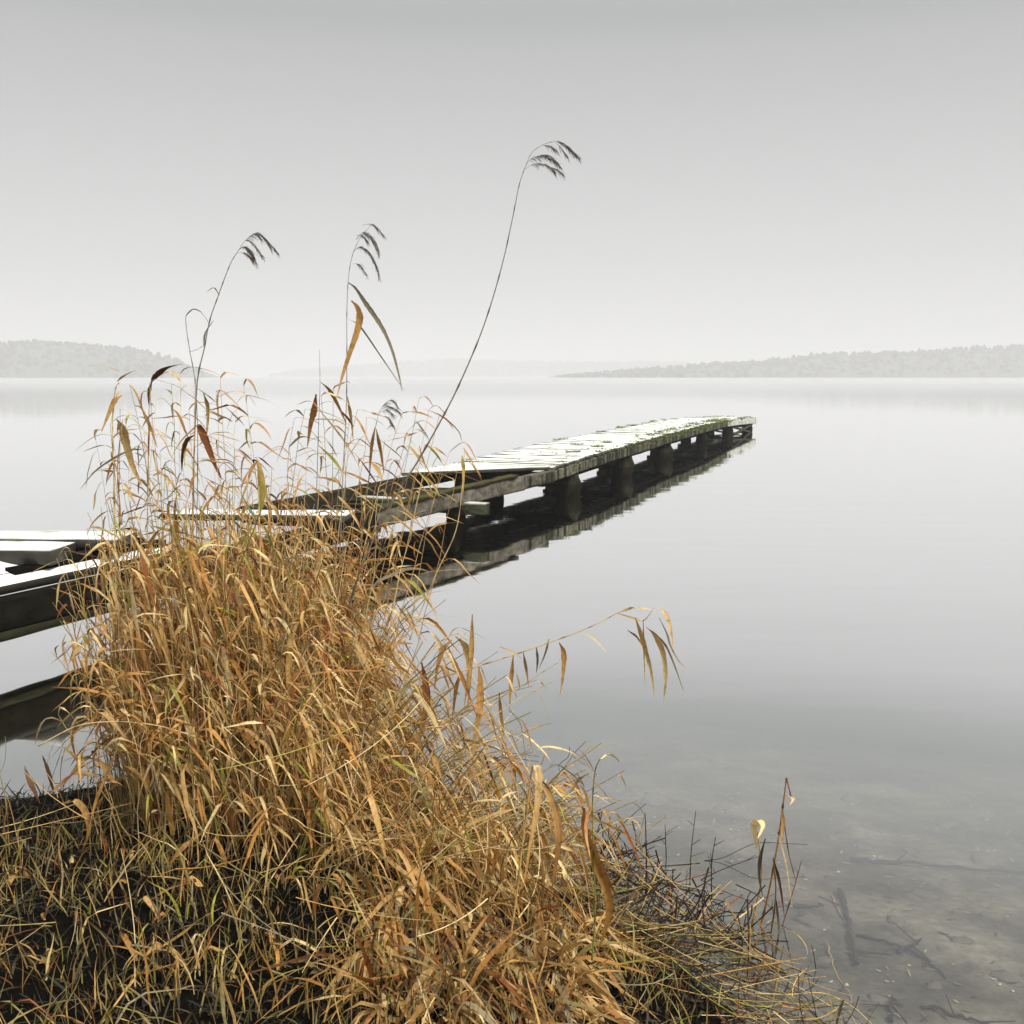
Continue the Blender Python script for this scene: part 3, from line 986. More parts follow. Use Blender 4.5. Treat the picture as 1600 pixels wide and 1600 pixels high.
GS = np.array((.20, .17, .13))
feature('reed', 'tall reed on the left of the clump with a dark nodding seed plume', 'reed',
        [([(292, 1150), (300, 900), (303, 720), (308, 600), (319, 545), (328, 500), (340, 465), (352, 432), (362, 408), (371, 394)], GS, .0032, .0011),
         ([(296, 550), (308, 546), (318, 540)], GS, .0007, .0007)],
        [([(318, 540), (321, 520), (334, 500)], 3, GS, GS), ([(323, 456), (334, 449), (343, 462)], 2.5, GREY, GREY)],
        [[(371, 394), (380, 380), (392, 368), (403, 364), (414, 372), (425, 384), (437, 399)], [(376, 385), (386, 375), (397, 382), (404, 392), (410, 401)],
         [(371, 392), (380, 386), (389, 392), (396, 405)], [(372, 391), (382, 386), (392, 392), (397, 402)], [(371, 395), (382, 395), (390, 400), (395, 407)], [(375, 388), (384, 386), (391, 395), (401, 412)],
         [(390, 369), (400, 366), (408, 373)], [(405, 366), (416, 376), (424, 390)]], Y=3.75)
feature('reed', 'slender reed with feathery plume and hanging long leaves in the middle of the clump', 'reed',
        [([(520, 1150), (530, 900), (536, 740), (541, 640), (542, 560), (542, 490), (544, 440), (548, 410), (554, 390), (564, 370), (580, 352)], np.array((.30, .27, .22)), .0022, .0006)],
        [([(545, 442), (556, 451), (570, 472), (588, 498), (602, 522), (614, 552), (624, 590), (628, 612)], 7, GREY * .55, GREY),
         ([(545, 499), (556, 504), (566, 514), (596, 558), (632, 611)], 3.2, GREY * .8, GREY),
         ([(549, 470), (558, 480), (562, 496), (557, 520), (545, 555), (534, 590), (526, 622)], 11, ORANGE, TAN),
         ([(543, 620), (548, 650), (552, 690)], 5, TAN, STRAW)],
        [[(551, 394), (562, 386), (574, 391), (583, 405), (589, 420), (593, 436)], [(552, 393), (564, 386), (577, 395), (586, 412)], [(556, 374), (567, 363), (579, 368), (588, 381), (592, 398)],
         [(557, 374), (569, 365), (582, 376), (589, 390)], [(557, 368), (566, 368), (574, 377)], [(566, 352), (580, 350), (589, 356), (599, 367)], [(552, 412), (562, 414), (574, 430)]], Y=3.7)
feature('reed', 'tallest reed leaning right high over the jetty with a split plume', 'reed',
        [([(520, 1050), (560, 900), (610, 790), (652, 722), (690, 655), (716, 604), (748, 530), (770, 466), (788, 400), (802, 335), (811, 290), (819, 265)], np.array((.22, .19, .14)), .0036, .0010),
         ([(819, 265), (830, 240), (845, 228), (862, 221)], GREY, .0008, .0006)], [([(662, 638), (690, 650), (715, 672), (722, 690)], 2.5, TAN, GREY)],
        [[(819, 265), (826, 252), (838, 245), (854, 242), (867, 250), (878, 264)], [(830, 248), (846, 243), (860, 248), (870, 255)], [(820, 265), (832, 257), (848, 256), (860, 262), (868, 271)], [(850, 258), (866, 263), (880, 271)],
         [(858, 223), (872, 221), (886, 228), (897, 238), (907, 250)], [(868, 222), (878, 233), (886, 243)], [(872, 223), (888, 232), (900, 242)], [(846, 227), (858, 228), (870, 235)]], Y=3.6)
feature('reed', 'short reed with a small striped dark plume right of the clump top', 'reed',
        [([(560, 900), (570, 800), (580, 720), (586, 672), (592, 645)], GREY, .002, .0008)], [([(586, 668), (580, 700), (577, 745)], 6, TAN, ORANGE), ([(588, 670), (594, 700), (600, 740)], 6, TAN, ORANGE)],
        [[(592, 645), (600, 632), (613, 625), (624, 640)], [(592, 645), (602, 636), (615, 637), (626, 645)], [(593, 646), (604, 640), (614, 648)], [(596, 650), (606, 652), (612, 662)]], Y=3.7)
feature('reed', 'bare thin reed with a hooked tip left of the left plume reed', 'reed',
        [([(306, 900), (309, 700), (305, 600), (296, 545), (291, 510), (291, 493), (300, 484), (311, 486), (321, 496), (327, 508)], GS, .0016, .0006)], [([(291, 493), (302, 482), (316, 488)], 4, GREY * .6, GREY)], None, Y=3.76)
feature('reed', 'straight bare needle-like reed tip in the middle of the clump', 'reed',
        [([(492, 900), (495, 760), (498, 660), (500, 600), (499, 546)], GS * .8, .0018, .0005)],
        [([(494, 616), (491, 640), (485, 664), (480, 700)], 11, RUST * 1.2, TAN), ([(500, 596), (515, 608), (528, 632), (542, 664)], 8, RUST, TAN), ([(500, 642), (525, 672), (545, 700), (566, 738)], 3, GREY, TAN)], None, Y=3.72)
feature('reed', 'reed on the left with a nearly black upturned leaf', 'reed',
        [([(232, 1000), (230, 850), (232, 700), (233, 640), (236, 596)], TAN, .0026, .0015)],
        [([(236, 598), (241, 590), (256, 578), (272, 572), (290, 568)], 9, RUST * .35, DARK), ([(237, 598), (233, 612), (232, 632)], 6, DARK, GREY),
         ([(222, 640), (232, 660), (246, 700)], 7, OLIVE, TAN)], None, Y=3.7)
feature('reed', 'leftmost reed with paddle-shaped orange leaves', 'reed',
        [([(182, 1000), (180, 860), (178, 740), (176, 660), (180, 610), (186, 598)], STRAW, .0034, .0018), ([(190, 820), (184, 745), (186, 700), (192, 655)], TAN, .0028, .0015)],
        [([(191, 618), (180, 626), (171, 644), (158, 676)], 9, ORANGE, TAN), ([(183, 596), (195, 587), (212, 578)], 5, OLIVE, TAN), ([(186, 580), (172, 574), (155, 571)], 4, OLIVE, STRAW),
         ([(183, 655), (192, 668), (198, 695), (208, 730), (222, 760)], 15, STRAW * .9, TAN), ([(210, 702), (185, 712), (150, 735), (125, 765)], 3.5, GREY * .5, GREY)], None, Y=3.6)
feature('reed', 'reed with a curled dark rust leaf left of the clump middle', 'reed',
        [([(298, 1000), (300, 850), (303, 740), (304, 668), (306, 590)], TAN, .003, .0015)],
        [([(304, 664), (312, 667), (322, 690), (334, 722), (347, 750)], 13, RUST * 1.1, RUST * .6), ([(303, 680), (292, 688), (285, 712), (284, 738)], 7, RUST * .8, DARK), ([(318, 614), (325, 640), (322, 690)], 6, OLIVE, TAN)], None, Y=3.6)
feature('reed', 'reed with one wide yellow-green upright leaf in the clump centre', 'reed',
        [([(412, 1000), (408, 900), (405, 820), (404, 760)], STRAW, .003, .002)],
        [([(404, 812), (408, 770), (406, 735), (401, 716)], 14, LIME * .8, TAN), ([(403, 720), (392, 735), (386, 760)], 6, RUST * 1.4, TAN),
         ([(402, 812), (390, 795), (376, 770)], 5, np.array((.18, .26, .16)), GREEN), ([(408, 810), (430, 860), (452, 900), (466, 940)], 5, GREEN * 1.4, LIME)], None, Y=3.45)
feature('reed', 'tan reed with a rust leaf standing before the broken deck edge', 'reed',
        [([(640, 1000), (680, 900), (712, 830), (722, 760), (726, 700)], STRAW, .002, .001)],
        [([(722, 712), (724, 735), (723, 775)], 6, LIME * .7, ORANGE), ([(724, 700), (735, 718), (752, 745)], 3, TAN, TAN), ([(580, 722), (590, 735), (598, 750)], 8, ORANGE, TAN)], None, Y=3.5)
feature('reed', 'bent reed arching right over open water with long hanging leaves', 'reed',
        [([(560, 1230), (600, 1130), (650, 1075), (740, 1043), (800, 1024), (880, 996), (930, 976), (964, 958)], STRAW * .85, .0030, .0014)],
        [([(964, 958), (985, 951), (1005, 951), (1024, 954)], 5, TAN, STRAW), ([(964, 958), (990, 966), (1006, 970), (1023, 948)], 3, TAN, TAN),
         ([(993, 965), (1000, 985), (1010, 1020), (1018, 1055), (1022, 1092)], 8, TAN, STRAW), ([(980, 984), (994, 994), (1008, 1016)], 4, GREY * .6, TAN),
         ([(1010, 980), (1024, 992), (1036, 1020), (1040, 1060), (1036, 1100)], 10, TAN, STRAW), ([(1028, 950), (1040, 960), (1048, 985), (1051, 1012)], 7, STRAW, TAN),
         ([(1018, 985), (1038, 1005), (1052, 1035), (1068, 1080)], 3.5, GREY, GREY), ([(1030, 965), (1042, 990), (1048, 1010), (1062, 1035), (1080, 1052)], 3, GREY, STRAW),
         ([(1005, 968), (1006, 1020), (1008, 1075)], 3, TAN, STRAW),
         ([(874, 1004), (881, 1020), (880, 1050), (875, 1086)], 9, ORANGE * 1.1, TAN), ([(858, 998), (852, 1020), (842, 1045)], 3.5, TAN, GREY), ([(838, 1010), (840, 1030), (838, 1052)], 4, GREY * .6, DARK),
         ([(818, 1020), (822, 1045), (826, 1075)], 5, GREY, TAN), ([(802, 1025), (800, 1050), (797, 1080), (796, 1108)], 7, ORANGE, TAN), ([(912, 988), (930, 1000), (948, 1020)], 2.5, STRAW, STRAW),
         ([(780, 1010), (805, 1022), (815, 1030)], 4, STRAW, GREY)], None, Y=3.35)
feature('reed', 'thin twig-like reed under the bent arching reed', 'reed',
        [([(640, 1150), (735, 1110), (790, 1085), (812, 1075), (845, 1052), (871, 1036)], STRAW * .7, .0020, .0008)],
        [([(780, 1082), (782, 1110), (786, 1150), (783, 1200)], 6, ORANGE * .8, TAN), ([(812, 1075), (810, 1062), (806, 1050)], 3, TAN, STRAW)], None, Y=3.3)
feature('reed', 'low hanging reed with long rust red leaves over the water edge', 'reed',
        [([(560, 1260), (600, 1150), (640, 1060), (680, 1010), (712, 990), (730, 1000)], STRAW, .0028, .0015)],
        [([(659, 1035), (664, 1060), (666, 1100), (656, 1150), (648, 1195)], 12, RUST * 1.3, TAN), ([(748, 1042), (750, 1070), (749, 1110), (742, 1150), (738, 1210)], 12, ORANGE * .9, TAN),
         ([(706, 1000), (692, 1015), (684, 1040), (678, 1080)], 9, TAN, ORANGE), ([(712, 994), (728, 1010), (732, 1050), (724, 1110)], 12, STRAW, TAN), ([(700, 1010), (712, 1040), (726, 1070), (745, 1120)], 8, ORANGE, RUST),
         ([(738, 960), (737, 1000), (734, 1060), (730, 1110)], 8, TAN, TAN), ([(720, 1050), (712, 1080), (706, 1130)], 7, ORANGE, TAN)], None, Y=3.3)
feature('reed', 'drooping reed with pale folded leaf beside the tussock', 'reed',
        [([(780, 1560), (800, 1450), (815, 1330), (830, 1210)], TAN, .003, .002)],
        [([(828, 1215), (836, 1196), (842, 1215), (838, 1265), (828, 1320), (818, 1385)], 13, STRAW, ORANGE), ([(842, 1220), (862, 1250), (872, 1300), (868, 1350), (860, 1400)], 14, TAN, RUST),
         ([(845, 1218), (858, 1235), (876, 1285)], 4, RUST, GREY)], None, Y=2.35)
feature('reed', 'broad orange brown folded leaf on a hooked green stem at the tussock edge', 'reed',
        [([(925, 1500), (930, 1420), (926, 1300), (926, 1250), (930, 1205), (938, 1186), (950, 1179), (962, 1184), (967, 1190)], LIME * .55, .0018, .0009)],
        [([(913, 1262), (914, 1290), (926, 1330), (942, 1370), (952, 1410), (946, 1450), (932, 1490)], 20, ORANGE * 1.05, ORANGE * .7), ([(920, 1262), (915, 1300), (922, 1340)], 7, RUST * 1.5, TAN),
         ([(938, 1186), (952, 1177), (967, 1188)], 5, STRAW * 1.2, STRAW), ([(916, 1211), (904, 1218), (896, 1230), (887, 1243)], 8, STRAW, LIME * .6)], None, Y=2.3)
feature('reed', 'curled pale tan leaf reed over dark ground on the left', 'reed',
        [([(150, 1400), (142, 1340), (140, 1290)], OLIVE, .002, .0015)],
        [([(97, 1256), (118, 1252), (134, 1270), (138, 1300), (126, 1336)], 11, TAN, ORANGE * .8), ([(140, 1290), (150, 1250), (175, 1190), (190, 1150)], 5, ORANGE, TAN)], None, Y=3.1)
feature('reed', 'long bowed yellow stalk crossing the front of the clump', 'reed',
        [([(60, 1165), (130, 1132), (220, 1130), (300, 1150), (370, 1190), (435, 1228)], STRAW * .9, .0022, .0015), ([(435, 1228), (470, 1225), (500, 1210), (520, 1190)], STRAW, .002, .0012)], [([(435, 1228), (425, 1250), (414, 1275)], 4, STRAW, OLIVE)], None, Y=3.0)
feature('reed', 'leaning reed crossing the dark water at the left edge', 'reed',
        [([(25, 1400), (55, 1300), (80, 1220), (100, 1160), (118, 1090)], GREY, .0014, .0008)],
        [([(62, 1255), (44, 1215), (38, 1196)], 8, RUST, GREY), ([(85, 1245), (75, 1205), (66, 1180)], 7, RUST, GREY)], None, Y=3.5)
feature('reed', 'splayed dry reed leaning left with forked tip', 'reed',
        [([(175, 1155), (130, 1085), (100, 1040), (80, 1018)], TAN, .0022, .001)], [([(108, 1050), (98, 1010), (103, 990)], 3.5, TAN, GREY), ([(105, 1045), (118, 1005), (128, 970)], 3.5, TAN, GREY), ([(90, 1030), (86, 1015), (92, 1008)], 3, TAN, GREY)], None, Y=3.5)

# --- arching tussock in the right foreground (uncountable blades, one mass)
mb = MB()
n = 2100
nc = 160                                  # the blades grow in tufts that fall the same way
ca = rng.random(nc) * math.tau; cr_ = np.sqrt(rng.random(nc))
tx = -.10 + np.cos(ca) * cr_ * .38; ty = 2.62 + np.sin(ca) * cr_ * .50
tdir = np.stack([np.cos(ca) * cr_ * .45 + .12 + rng.normal(0, .38, nc), np.full(nc, -.65) + rng.normal(0, .35, nc)], 1)
w_ = rng.integers(0, nc, n)
x = tx[w_] + rng.normal(0, .018, n); y = ty[w_] + rng.normal(0, .018, n); rr = cr_[w_]
z = np.array([max(0, terr(p, q)) for p, q in zip(x, y)]) + .06 * (1 - rr ** 2) - .02
P0 = np.stack([x, y, z], 1)
D = np.stack([tdir[w_, 0] + rng.normal(0, .2, n), tdir[w_, 1] + rng.normal(0, .2, n), rng.uniform(.5, 2.2, n)], 1)
leaves(mb, P0, D, rng.uniform(.13, .36, n), .003 + .013 * rng.random(n) ** 1.6, rng.uniform(.5, 1.5, n), pick(n, (1.3, 3.4, 1.8, .6, .8, .10, .4, .3)) * rng.uniform(.6, 1.05, nc)[w_][:, None], bendpos=rng.random(n) * .4, wind=(.05, -.1, 0), seg=9, jitter=.06)
o = mb.build('grass_tussock', M_LEAF); tag(o, 'arching pale tan dead grass tussock at the water edge', 'grass', kind='stuff')

# --- low dead grass and litter over the dark bank
mb = MB()


def grass(n, xr, yr, L, wd, weights, up=(.5, 1.4), drp=(.1, 1.0), wind=(.1, -.1, 0), lean=(0, 0)):
    pts = []
    while len(pts) < n:
        px_, py_ = random.uniform(*xr), random.uniform(*yr)
        if px_ < -1.1 and py_ > 3.45 and random.random() < .85: continue  # strip left bare so dark soil stands in for a black water reflection
        if py_ < shore(px_) + .03:
            c = noise.noise(Vector((px_ * 5, py_ * 5, 4))) > random.uniform(-.6, .40)
            if c: pts.append((px_, py_, max(-.01, terr(px_, py_) - .01)))
    P0 = np.array(pts)
    D = np.stack([rng.normal(lean[0], .38, n), rng.normal(lean[1], .3, n), rng.uniform(*up, n)], 1)
    leaves(mb, P0, D, rng.uniform(*L, n), rng.uniform(*wd, n), rng.uniform(*drp, n), pick(n, weights), seg=6, wind=wind)


grass(4600, (-2.6, .45), (1.9, 3.9), (.04, .17), (.0015, .0045), (.6, .7, .2, .15, 3.8, .5, .5, 1.5), up=(1.4, 3.6), drp=(.05, .6))  # dark-leaning mix paints the dim corner into the blades
grass(650, (-2.5, .3), (2.0, 3.6), (.12, .30), (.003, .007), (1.2, 2.0, .9, .4, 2.0, .1, .7, .1), up=(.9, 2.4))
grass(230, (-2.3, .1), (2.2, 3.3), (.12, .24), (.008, .018), (.5, 2.0, 2.4, .9, .6, .05, .5, .1), drp=(.8, 1.8))
grass(60, (-2.0, .2), (2.2, 3.4), (.08, .18), (.004, .007), (0, 0, 0, 0, .6, 1.5, 0, 0))
n = 8000
pts = []
while len(pts) < n:
    x, y = random.uniform(-2.6, 1.0), random.uniform(1.8, 4.3)
    if y < shore(x) + .06: pts.append((x, y, max(0, terr(x, y)) + random.random() * .015))
dk = np.array([(.03, .026, .012), (.055, .05, .02), (.018, .014, .009), (.10, .09, .035), (.035, .02, .009)])[rng.integers(0, 5, n)]  # litter tones pushed darker, painting in the dim left corner
leaves(mb, np.array(pts), np.stack([rng.normal(0, .7, n), rng.normal(0, .6, n), rng.uniform(.2, 1.2, n)], 1), rng.uniform(.03, .12, n), rng.uniform(.002, .007, n), rng.uniform(.2, 1.2, n), dk, seg=4, tipc=np.array((.05, .03, .015)))
o = mb.build('dead_grass', M_LEAF); tag(o, 'low olive and tan dead grass covering the dark bank', 'grass', kind='stuff')


# --- straight fallen stalks and twigs lying criss-cross
def fallen(mb, n, xr, yr, L, r, weights, zr=(.0, .12), flat=.25, cond=None, dirbias=None):
    P = []
    i = 0
    while len(P) < n:
        x, y = random.uniform(*xr), random.uniform(*yr)
        if cond and not cond(x, y): continue
        z = max(0.0, terr(x, y)) + random.uniform(*zr)
        an = random.random() * math.tau if dirbias is None else random.gauss(*dirbias)
        d = Vector((math.cos(an), math.sin(an), random.gauss(0, flat))).normalized()
        l = random.uniform(*L)
        p = Vector((x, y, z)); pts = []
        bend = Vector((random.gauss(0, .5), random.gauss(0, .5), -.3)) * l * .25
        for k in range(7):
            t = k / 6 - .5
            q = p + d * l * t - bend * t * t * 2
            pts.append((q.x, q.y, max(q.z, .004)))
        P.append(pts)
    P = np.array(P)
    rad = rng.uniform(*r, n)[:, None] * np.linspace(1, .5, 7)[None]
    tube_rows(mb, P, rad, np.tile(pick(n, weights)[:, None], (1, 7, 1)))


mb = MB()
fallen(mb, 60, (-2.2, .4), (2.1, 3.8), (.15, .5), (.001, .0024), (2.5, 2, .5, .1, 2, .2, 1.4, .3), (.02, .22), .35, cond=lambda x, y: y < shore(x))
fallen(mb, 30, (-1.0, .1), (2.6, 3.6), (.2, .55), (.0014, .0028), (4, 2, .3, .1, 1, .6, .5, 0), (.15, .45), .5)
o = mb.build('fallen_stalks', M_STEM); tag(o, 'pale fallen stalks lying criss-cross over the dark bank', 'dead stalks', kind='stuff')

tangle = lambda x, y: (shore(x) - .35 < y < shore(x) + .42)
mb = MB()
fallen(mb, 300, (.22, .92), (2.2, 3.45), (.08, .30), (.0010, .0026), (.3, .4, .2, .3, 1.0, .1, .5, 4.5), (.0, .07), .22, cond=tangle)
fallen(mb, 45, (.15, .80), (2.2, 3.4), (.16, .42), (.0012, .0022), (3, 2, .2, 0, 2, .2, 1.0, 0), (.02, .12), .2, cond=tangle, dirbias=(-.55, .35))
fallen(mb, 520, (-.5, .22), (3.1, 4.05), (.08, .30), (.0008, .0022), (2.8, 2.0, .3, .1, 1.4, .5, .8, 1.0), (.0, .07), .22)
fallen(mb, 210, (.26, .80), (2.75, 3.5), (.08, .30), (.0014, .0034), (.2, .3, .1, .3, .5, .1, .2, 5), (.02, .08), .75, cond=lambda x, y: shore(x) - .2 < y < shore(x) + .55)
o = mb.build('twig_tangle', M_TWIG); tag(o, 'tangle of wet dark twigs and straw floating at the water edge', 'twigs', kind='stuff')

# --- single twigs that stand in the water
TW = [([(1009, 1405), (1010, 1340), (1008, 1272)], .0032, 'straight dark upright twig right of the tussock'),
      ([(975, 1375), (995, 1320), (1008, 1270)], .0012, 'thin slanting dark twig against the upright one'),
      ([(1041, 1340), (1040, 1310), (1039, 1288)], .0020, 'short dark twig stub between two taller ones'),
      ([(1078, 1375), (1080, 1330), (1087, 1268)], .0022, 'tall tapering twig in the middle of the tangle'),
      ([(1112, 1415), (1112, 1350), (1118, 1308)], .0022, 'dark twig on the right of the tangle'),
      ([(1100, 1345), (1130, 1340), (1180, 1318), (1225, 1318), (1262, 1320)], .0016, 'nearly level dark twig reaching to the broken reeds'),
      ([(1095, 1375), (1130, 1358), (1185, 1338)], .0022, 'slanting black twig below the level one'),
      ([(945, 1362), (985, 1345), (1010, 1340), (1027, 1336)], .0030, 'black branch lying beside the broad orange leaf'),
      ([(1095, 1408), (1130, 1440), (1160, 1480)], .0022, 'dark twig slanting down to the right over water'),
      ([(1150, 1382), (1185, 1400), (1215, 1430)], .0020, 'short dark twig crossing the broken reeds'),
      ([(890, 1168), (888, 1182), (873, 1197), (882, 1216), (890, 1234)], .0014, 'thin zigzag black twig rising from open water'),
      ([(896, 1174), (906, 1182), (916, 1188)], .0012, 'short floating black twig beside the zigzag one'),
      ([(795, 1110), (812, 1128), (818, 1160), (822, 1200), (820, 1240)], .0012, 'branching black twig behind the hanging leaves'),
      ([(786, 1175), (810, 1178), (842, 1182)], .0016, 'level black twig floating behind the hanging leaves'),
      ([(1278, 1600), (1270, 1560), (1262, 1525)], .0016, 'small dark twig near the bottom right'),
      ([(1275, 1515), (1272, 1495), (1268, 1476)], .0016, 'short leaning twig in open water right of the reeds'),
      ([(1250, 1555), (1256, 1530), (1264, 1508)], .0010, 'faint thin twig beside the bottom right straw'),
      ([(1180, 1552), (1230, 1554), (1285, 1552), (1330, 1572), (1362, 1600)], .0024, 'long pale straw lying on water at the bottom right')]
for pts, r, lab in TW:
    b = WZ(*max(pts, key=lambda q: q[1]), 0.0)
    Y = b.y
    o = empty('twig', (b.x, b.y, 0))
    a = MB(); flat_ = lab.startswith(('long pale', 'level', 'short floating'))
    c = STRAW * .8 if 'pale' in lab else DARK
    if flat_:
        P = np.array([catmull([WZ(*q, .012) for q in pts], 6)])
        tube_rows(a, P, np.linspace(r, r * .6, P.shape[1])[None], np.tile(c, (1, P.shape[1], 1)), 6)
    else:
        P = stalk(a, pts, Y, r if pts[0][1] >= pts[-1][1] else r, r * .45, c, nodes=False)
    k = P.shape[1]
    if r > .0018 and not flat_:
        for _ in range(3):
            i = random.randint(2, k - 3); p = P[0, i]
            d = np.array([random.uniform(-1, 1), random.uniform(-.4, .4), random.uniform(.1, 1)]); d /= np.linalg.norm(d)
            l = random.uniform(.02, .06)
            Q = np.array([[p + d * l * s for s in (0, .4, .7, 1)]])
            tube_rows(a, Q, np.linspace(r * .6, r * .3, 4)[None], np.tile(c, (1, 4, 1)), 4)
    ob = a.build('twig', M_TWIG, None, origin=Vector(b))
    C.objects.unlink(o); bpy.data.objects.remove(o)
    tag(ob, lab, 'twig')

# --- broken reeds standing in the water on the right
feature('broken_reed', 'tall snapped brown reed bent over at its top in open water', 'broken reed',
        [([(1160, 1560), (1180, 1480), (1200, 1400), (1215, 1320), (1222, 1270), (1229, 1216)], ORANGE * .7, .0036, .0022), ([(1229, 1216), (1236, 1245)], RUST, .0022, .0016),
         ([(1222, 1260), (1232, 1330), (1243, 1375)], RUST * .7, .0020, .001), ([(1190, 1545), (1215, 1470), (1240, 1390), (1252, 1345)], RUST * .8, .0022, .001)],
        [([(1222, 1262), (1224, 1290), (1220, 1325)], 6, ORANGE * .8, TAN), ([(1215, 1300), (1228, 1350), (1238, 1420)], 3.5, GREY, TAN), ([(1233, 1244), (1240, 1250), (1234, 1258)], 7, STRAW * 1.2, STRAW * 1.2)],
        None, Y=3.0)
feature('broken_reed', 'snapped reed with a white fluffy frayed end left of the tallest snapped one', 'broken reed',
        [([(1150, 1560), (1165, 1500), (1180, 1420), (1190, 1370), (1184, 1300)], TAN * .8, .0034, .0020)],
        [([(1182, 1325), (1178, 1295), (1184, 1282), (1192, 1290), (1184, 1310)], 13, STRAW * 1.3, STRAW * 1.4), ([(1196, 1310), (1188, 1340), (1186, 1370), (1192, 1402)], 6, DARK, DARK)], None, Y=3.0)
feature('broken_reed', 'dark split reed stalk hanging between the snapped reeds', 'broken reed',
        [([(1175, 1560), (1200, 1480), (1212, 1400), (1208, 1340)], RUST * .6, .0030, .0015)],
        [([(1208, 1340), (1218, 1380), (1226, 1436)], 5, DARK, RUST * .5), ([(1212, 1400), (1216, 1440), (1218, 1470)], 4, DARK, GREY)], None, Y=2.95)
feature('broken_reed', 'low slanting tan reed stalk at the foot of the snapped reeds', 'broken reed',
        [([(1150, 1600), (1166, 1540), (1171, 1480), (1172, 1445)], TAN, .0032, .0022), ([(1140, 1600), (1180, 1520), (1198, 1478)], RUST, .0024, .0014)],
        [([(1205, 1442), (1240, 1455), (1258, 1475), (1262, 1492)], 2.5, STRAW, STRAW)], None, Y=2.8)

# ------------------------------------------------------------ things lying on the lake bed
def bed_pt(px, py):
    z = -.2
    for _ in range(6):
        p = WZ(px, py, z); z = terr(p.x, p.y)
    return p


BR = [([(1330, 1348), (1400, 1352), (1480, 1358), (1600, 1366)], .016, 'long sunken branch lying level under water on the right'),
      ([(1312, 1395), (1322, 1430), (1330, 1470), (1340, 1515)], .018, 'thick short sunken branch pointing at the camera'),
      ([(1340, 1462), (1390, 1478), (1440, 1500), (1478, 1530)], .010, 'thin sunken branch slanting right past the thick one'),
      ([(1405, 1492), (1425, 1478), (1440, 1470)], .012, 'sunken forked twig crossing the slanting branch'),
      ([(1390, 1600), (1392, 1575), (1394, 1560)], .010, 'sunken stub at the bottom right edge'),
      ([(1230, 1418), (1260, 1420), (1290, 1416)], .010, 'sunken twig just right of the snapped reeds'),
      ([(1300, 1400), (1318, 1440), (1328, 1462)], .006, 'pale sunken reed stalk beside the thick branch'),
      ([(1290, 1475), (1310, 1530), (1345, 1585)], .006, 'pale straight sunken reed stalk above the bottom edge'),
      ([(1440, 1575), (1500, 1592), (1560, 1610)], .010, 'dim sunken branch at the bottom right corner')]
for pts, r, lab in BR:
    Q = [bed_pt(*q) + Vector((0, 0, r * .8)) for q in pts]
    P = np.array([catmull(Q, 6)])
    P += rng.normal(0, .004, P.shape)
    a = MB()
    c = STRAW * .6 if 'pale' in lab else np.array((.05, .043, .032))
    r *= .6
    rad = (np.linspace(r, r * .5, P.shape[1]) * (1 + rng.normal(0, .12, P.shape[1])))[None]
    tube_rows(a, P, rad, np.tile(c, (1, P.shape[1], 1)), 8)
    for _ in range(2 if 'pale' not in lab else 0):
        i = random.randint(3, P.shape[1] - 4); p = P[0, i]; an = random.random() * math.tau
        R = np.array([[p + np.array([math.cos(an), math.sin(an), .1]) * s * random.uniform(.06, .14) for s in (0, .4, .7, 1)]])
        tube_rows(a, R, np.linspace(r * .5, r * .25, 4)[None], np.tile(c, (1, 4, 1)), 5)
    ob = a.build('sunken_branch', M_PILE, None, smooth=True, origin=Q[0])
    tag(ob, lab, 'branch')

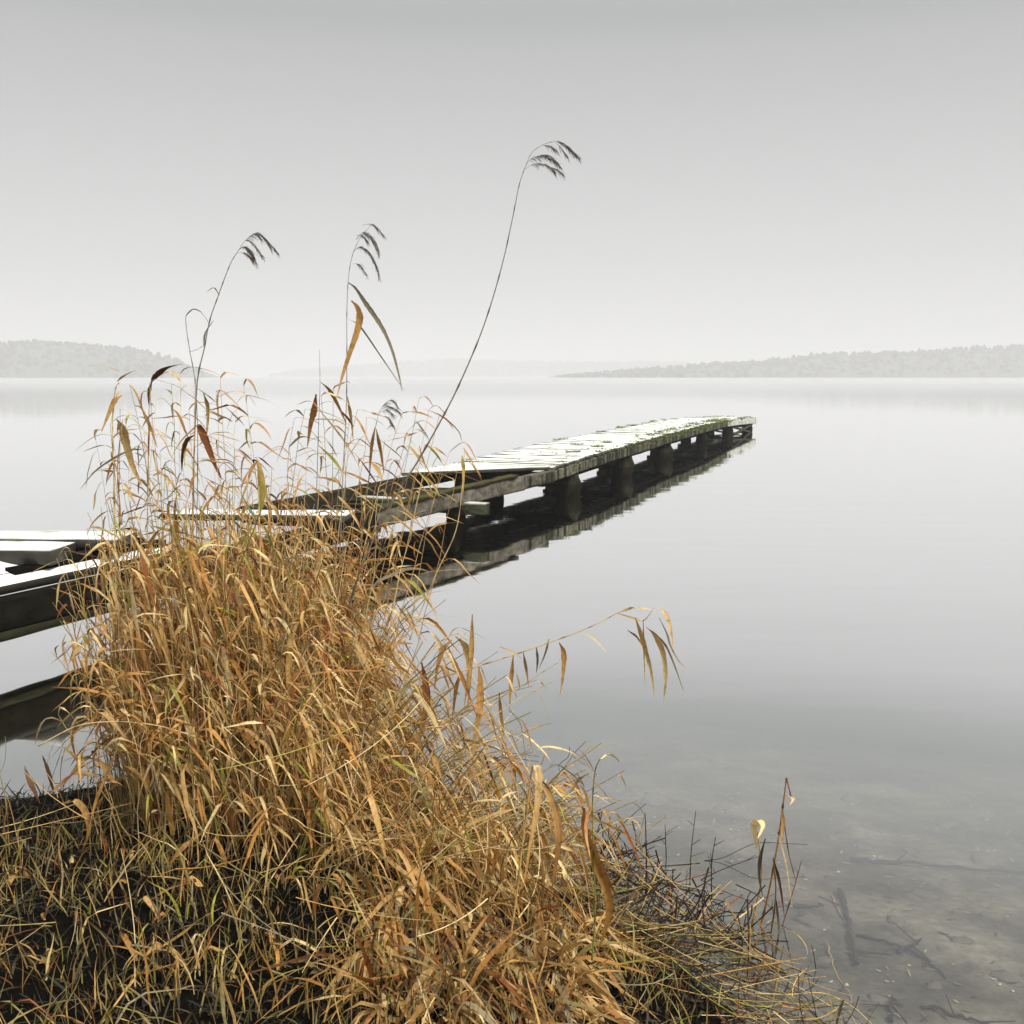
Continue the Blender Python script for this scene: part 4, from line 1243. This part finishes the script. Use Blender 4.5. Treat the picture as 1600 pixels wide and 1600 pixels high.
M_STONE = simple_mat('lake_stone', (.095, .085, .062), .8, .5, 9)
ST = [(1020, 1252, .09), (1130, 1262, .06), (960, 1320, .05), (1270, 1442, .07), (1440, 1398, .06), (1540, 1345, .08), (1400, 1440, .045), (1500, 1470, .04), (1120, 1190, .07), (1330, 1250, .07), (1200, 1150, .06),
      (1480, 1290, .06), (1570, 1530, .05), (1350, 1325, .04), (1300, 1310, .03), (1420, 1330, .035), (1250, 1360, .04), (1460, 1540, .03), (1540, 1430, .03), (1370, 1560, .03), (1290, 1500, .03), (1190, 1290, .03)]
for i, (px, py, r) in enumerate(ST):
    p = bed_pt(px, py)
    v, f = [], []
    k, s_ = 7, 14
    for a_ in range(k + 1):
        th = math.pi * a_ / k
        for b_ in range(s_):
            ph = math.tau * b_ / s_
            q = Vector((math.sin(th) * math.cos(ph), math.sin(th) * math.sin(ph), math.cos(th)))
            q *= 1 + .55 * noise.noise(q * 1.5 + Vector((i * 3.1, 0, 0))) + .25 * noise.noise(q * 3.5 + Vector((0, i, 0)))
            v.append((q.x * r, q.y * r * .7, q.z * r * .16))
    for a_ in range(k):
        for b_ in range(s_):
            f.append((a_ * s_ + b_, (a_ + 1) * s_ + b_, (a_ + 1) * s_ + (b_ + 1) % s_, a_ * s_ + (b_ + 1) % s_))
    me = bpy.data.meshes.new('stone'); me.from_pydata(v, [], f); me.update(); me.materials.append(M_STONE)
    me.polygons.foreach_set('use_smooth', np.ones(len(me.polygons), dtype=bool))
    o = bpy.data.objects.new('stone', me); C.objects.link(o); o.location = p + Vector((0, 0, r * .05)); o.rotation_euler.z = random.random() * 6
    tag(o, 'flat dark silt-covered stone lying on the shallow lake bed', 'stone', 'stones on the lake bed')

# pale shell flakes, leaf fragments and straw on the bed
mb = MB()
pts = []
while len(pts) < 3600:
    x = random.uniform(.1, 5.0); y = random.uniform(2.2, 9.5)
    if y > shore(x) + .15 and noise.noise(Vector((x * 1.5, y * 1.5, 7))) > random.uniform(-.5, .4):
        pts.append((x, y, terr(x, y) + .006))
pts = np.array(pts)
n = len(pts)
cols = np.array([(.72, .66, .52), (.36, .30, .19), (.18, .14, .08), (.04, .035, .025)])[rng.choice(4, n, p=[.12, .26, .22, .40])]
D = np.stack([rng.normal(0, 1, n), rng.normal(0, 1, n), np.full(n, .02)], 1)
Lf = np.where(cols[:, 0] > .7, rng.uniform(.006, .018, n), rng.uniform(.012, .05, n))
P = pts[:, None] + nrm(D)[:, None] * Lf[:, None, None] * np.linspace(0, 1, 4)[None, :, None]
wid = np.where(cols[:, 0] > .7, rng.uniform(.006, .014, n), rng.uniform(.003, .014, n))[:, None] * np.array([[.4, 1, .9, .1]])
Wd = np.cross(nrm(D), np.array([0, 0, 1.]))[:, None].repeat(4, 1)
ribbon_rows(mb, P, wid, Wd, cols[:, None].repeat(4, 1), .15)
o = mb.build('bed_litter', M_LEAF); tag(o, 'pale shell flakes and leaf fragments scattered on the lake bed', 'litter', kind='stuff')
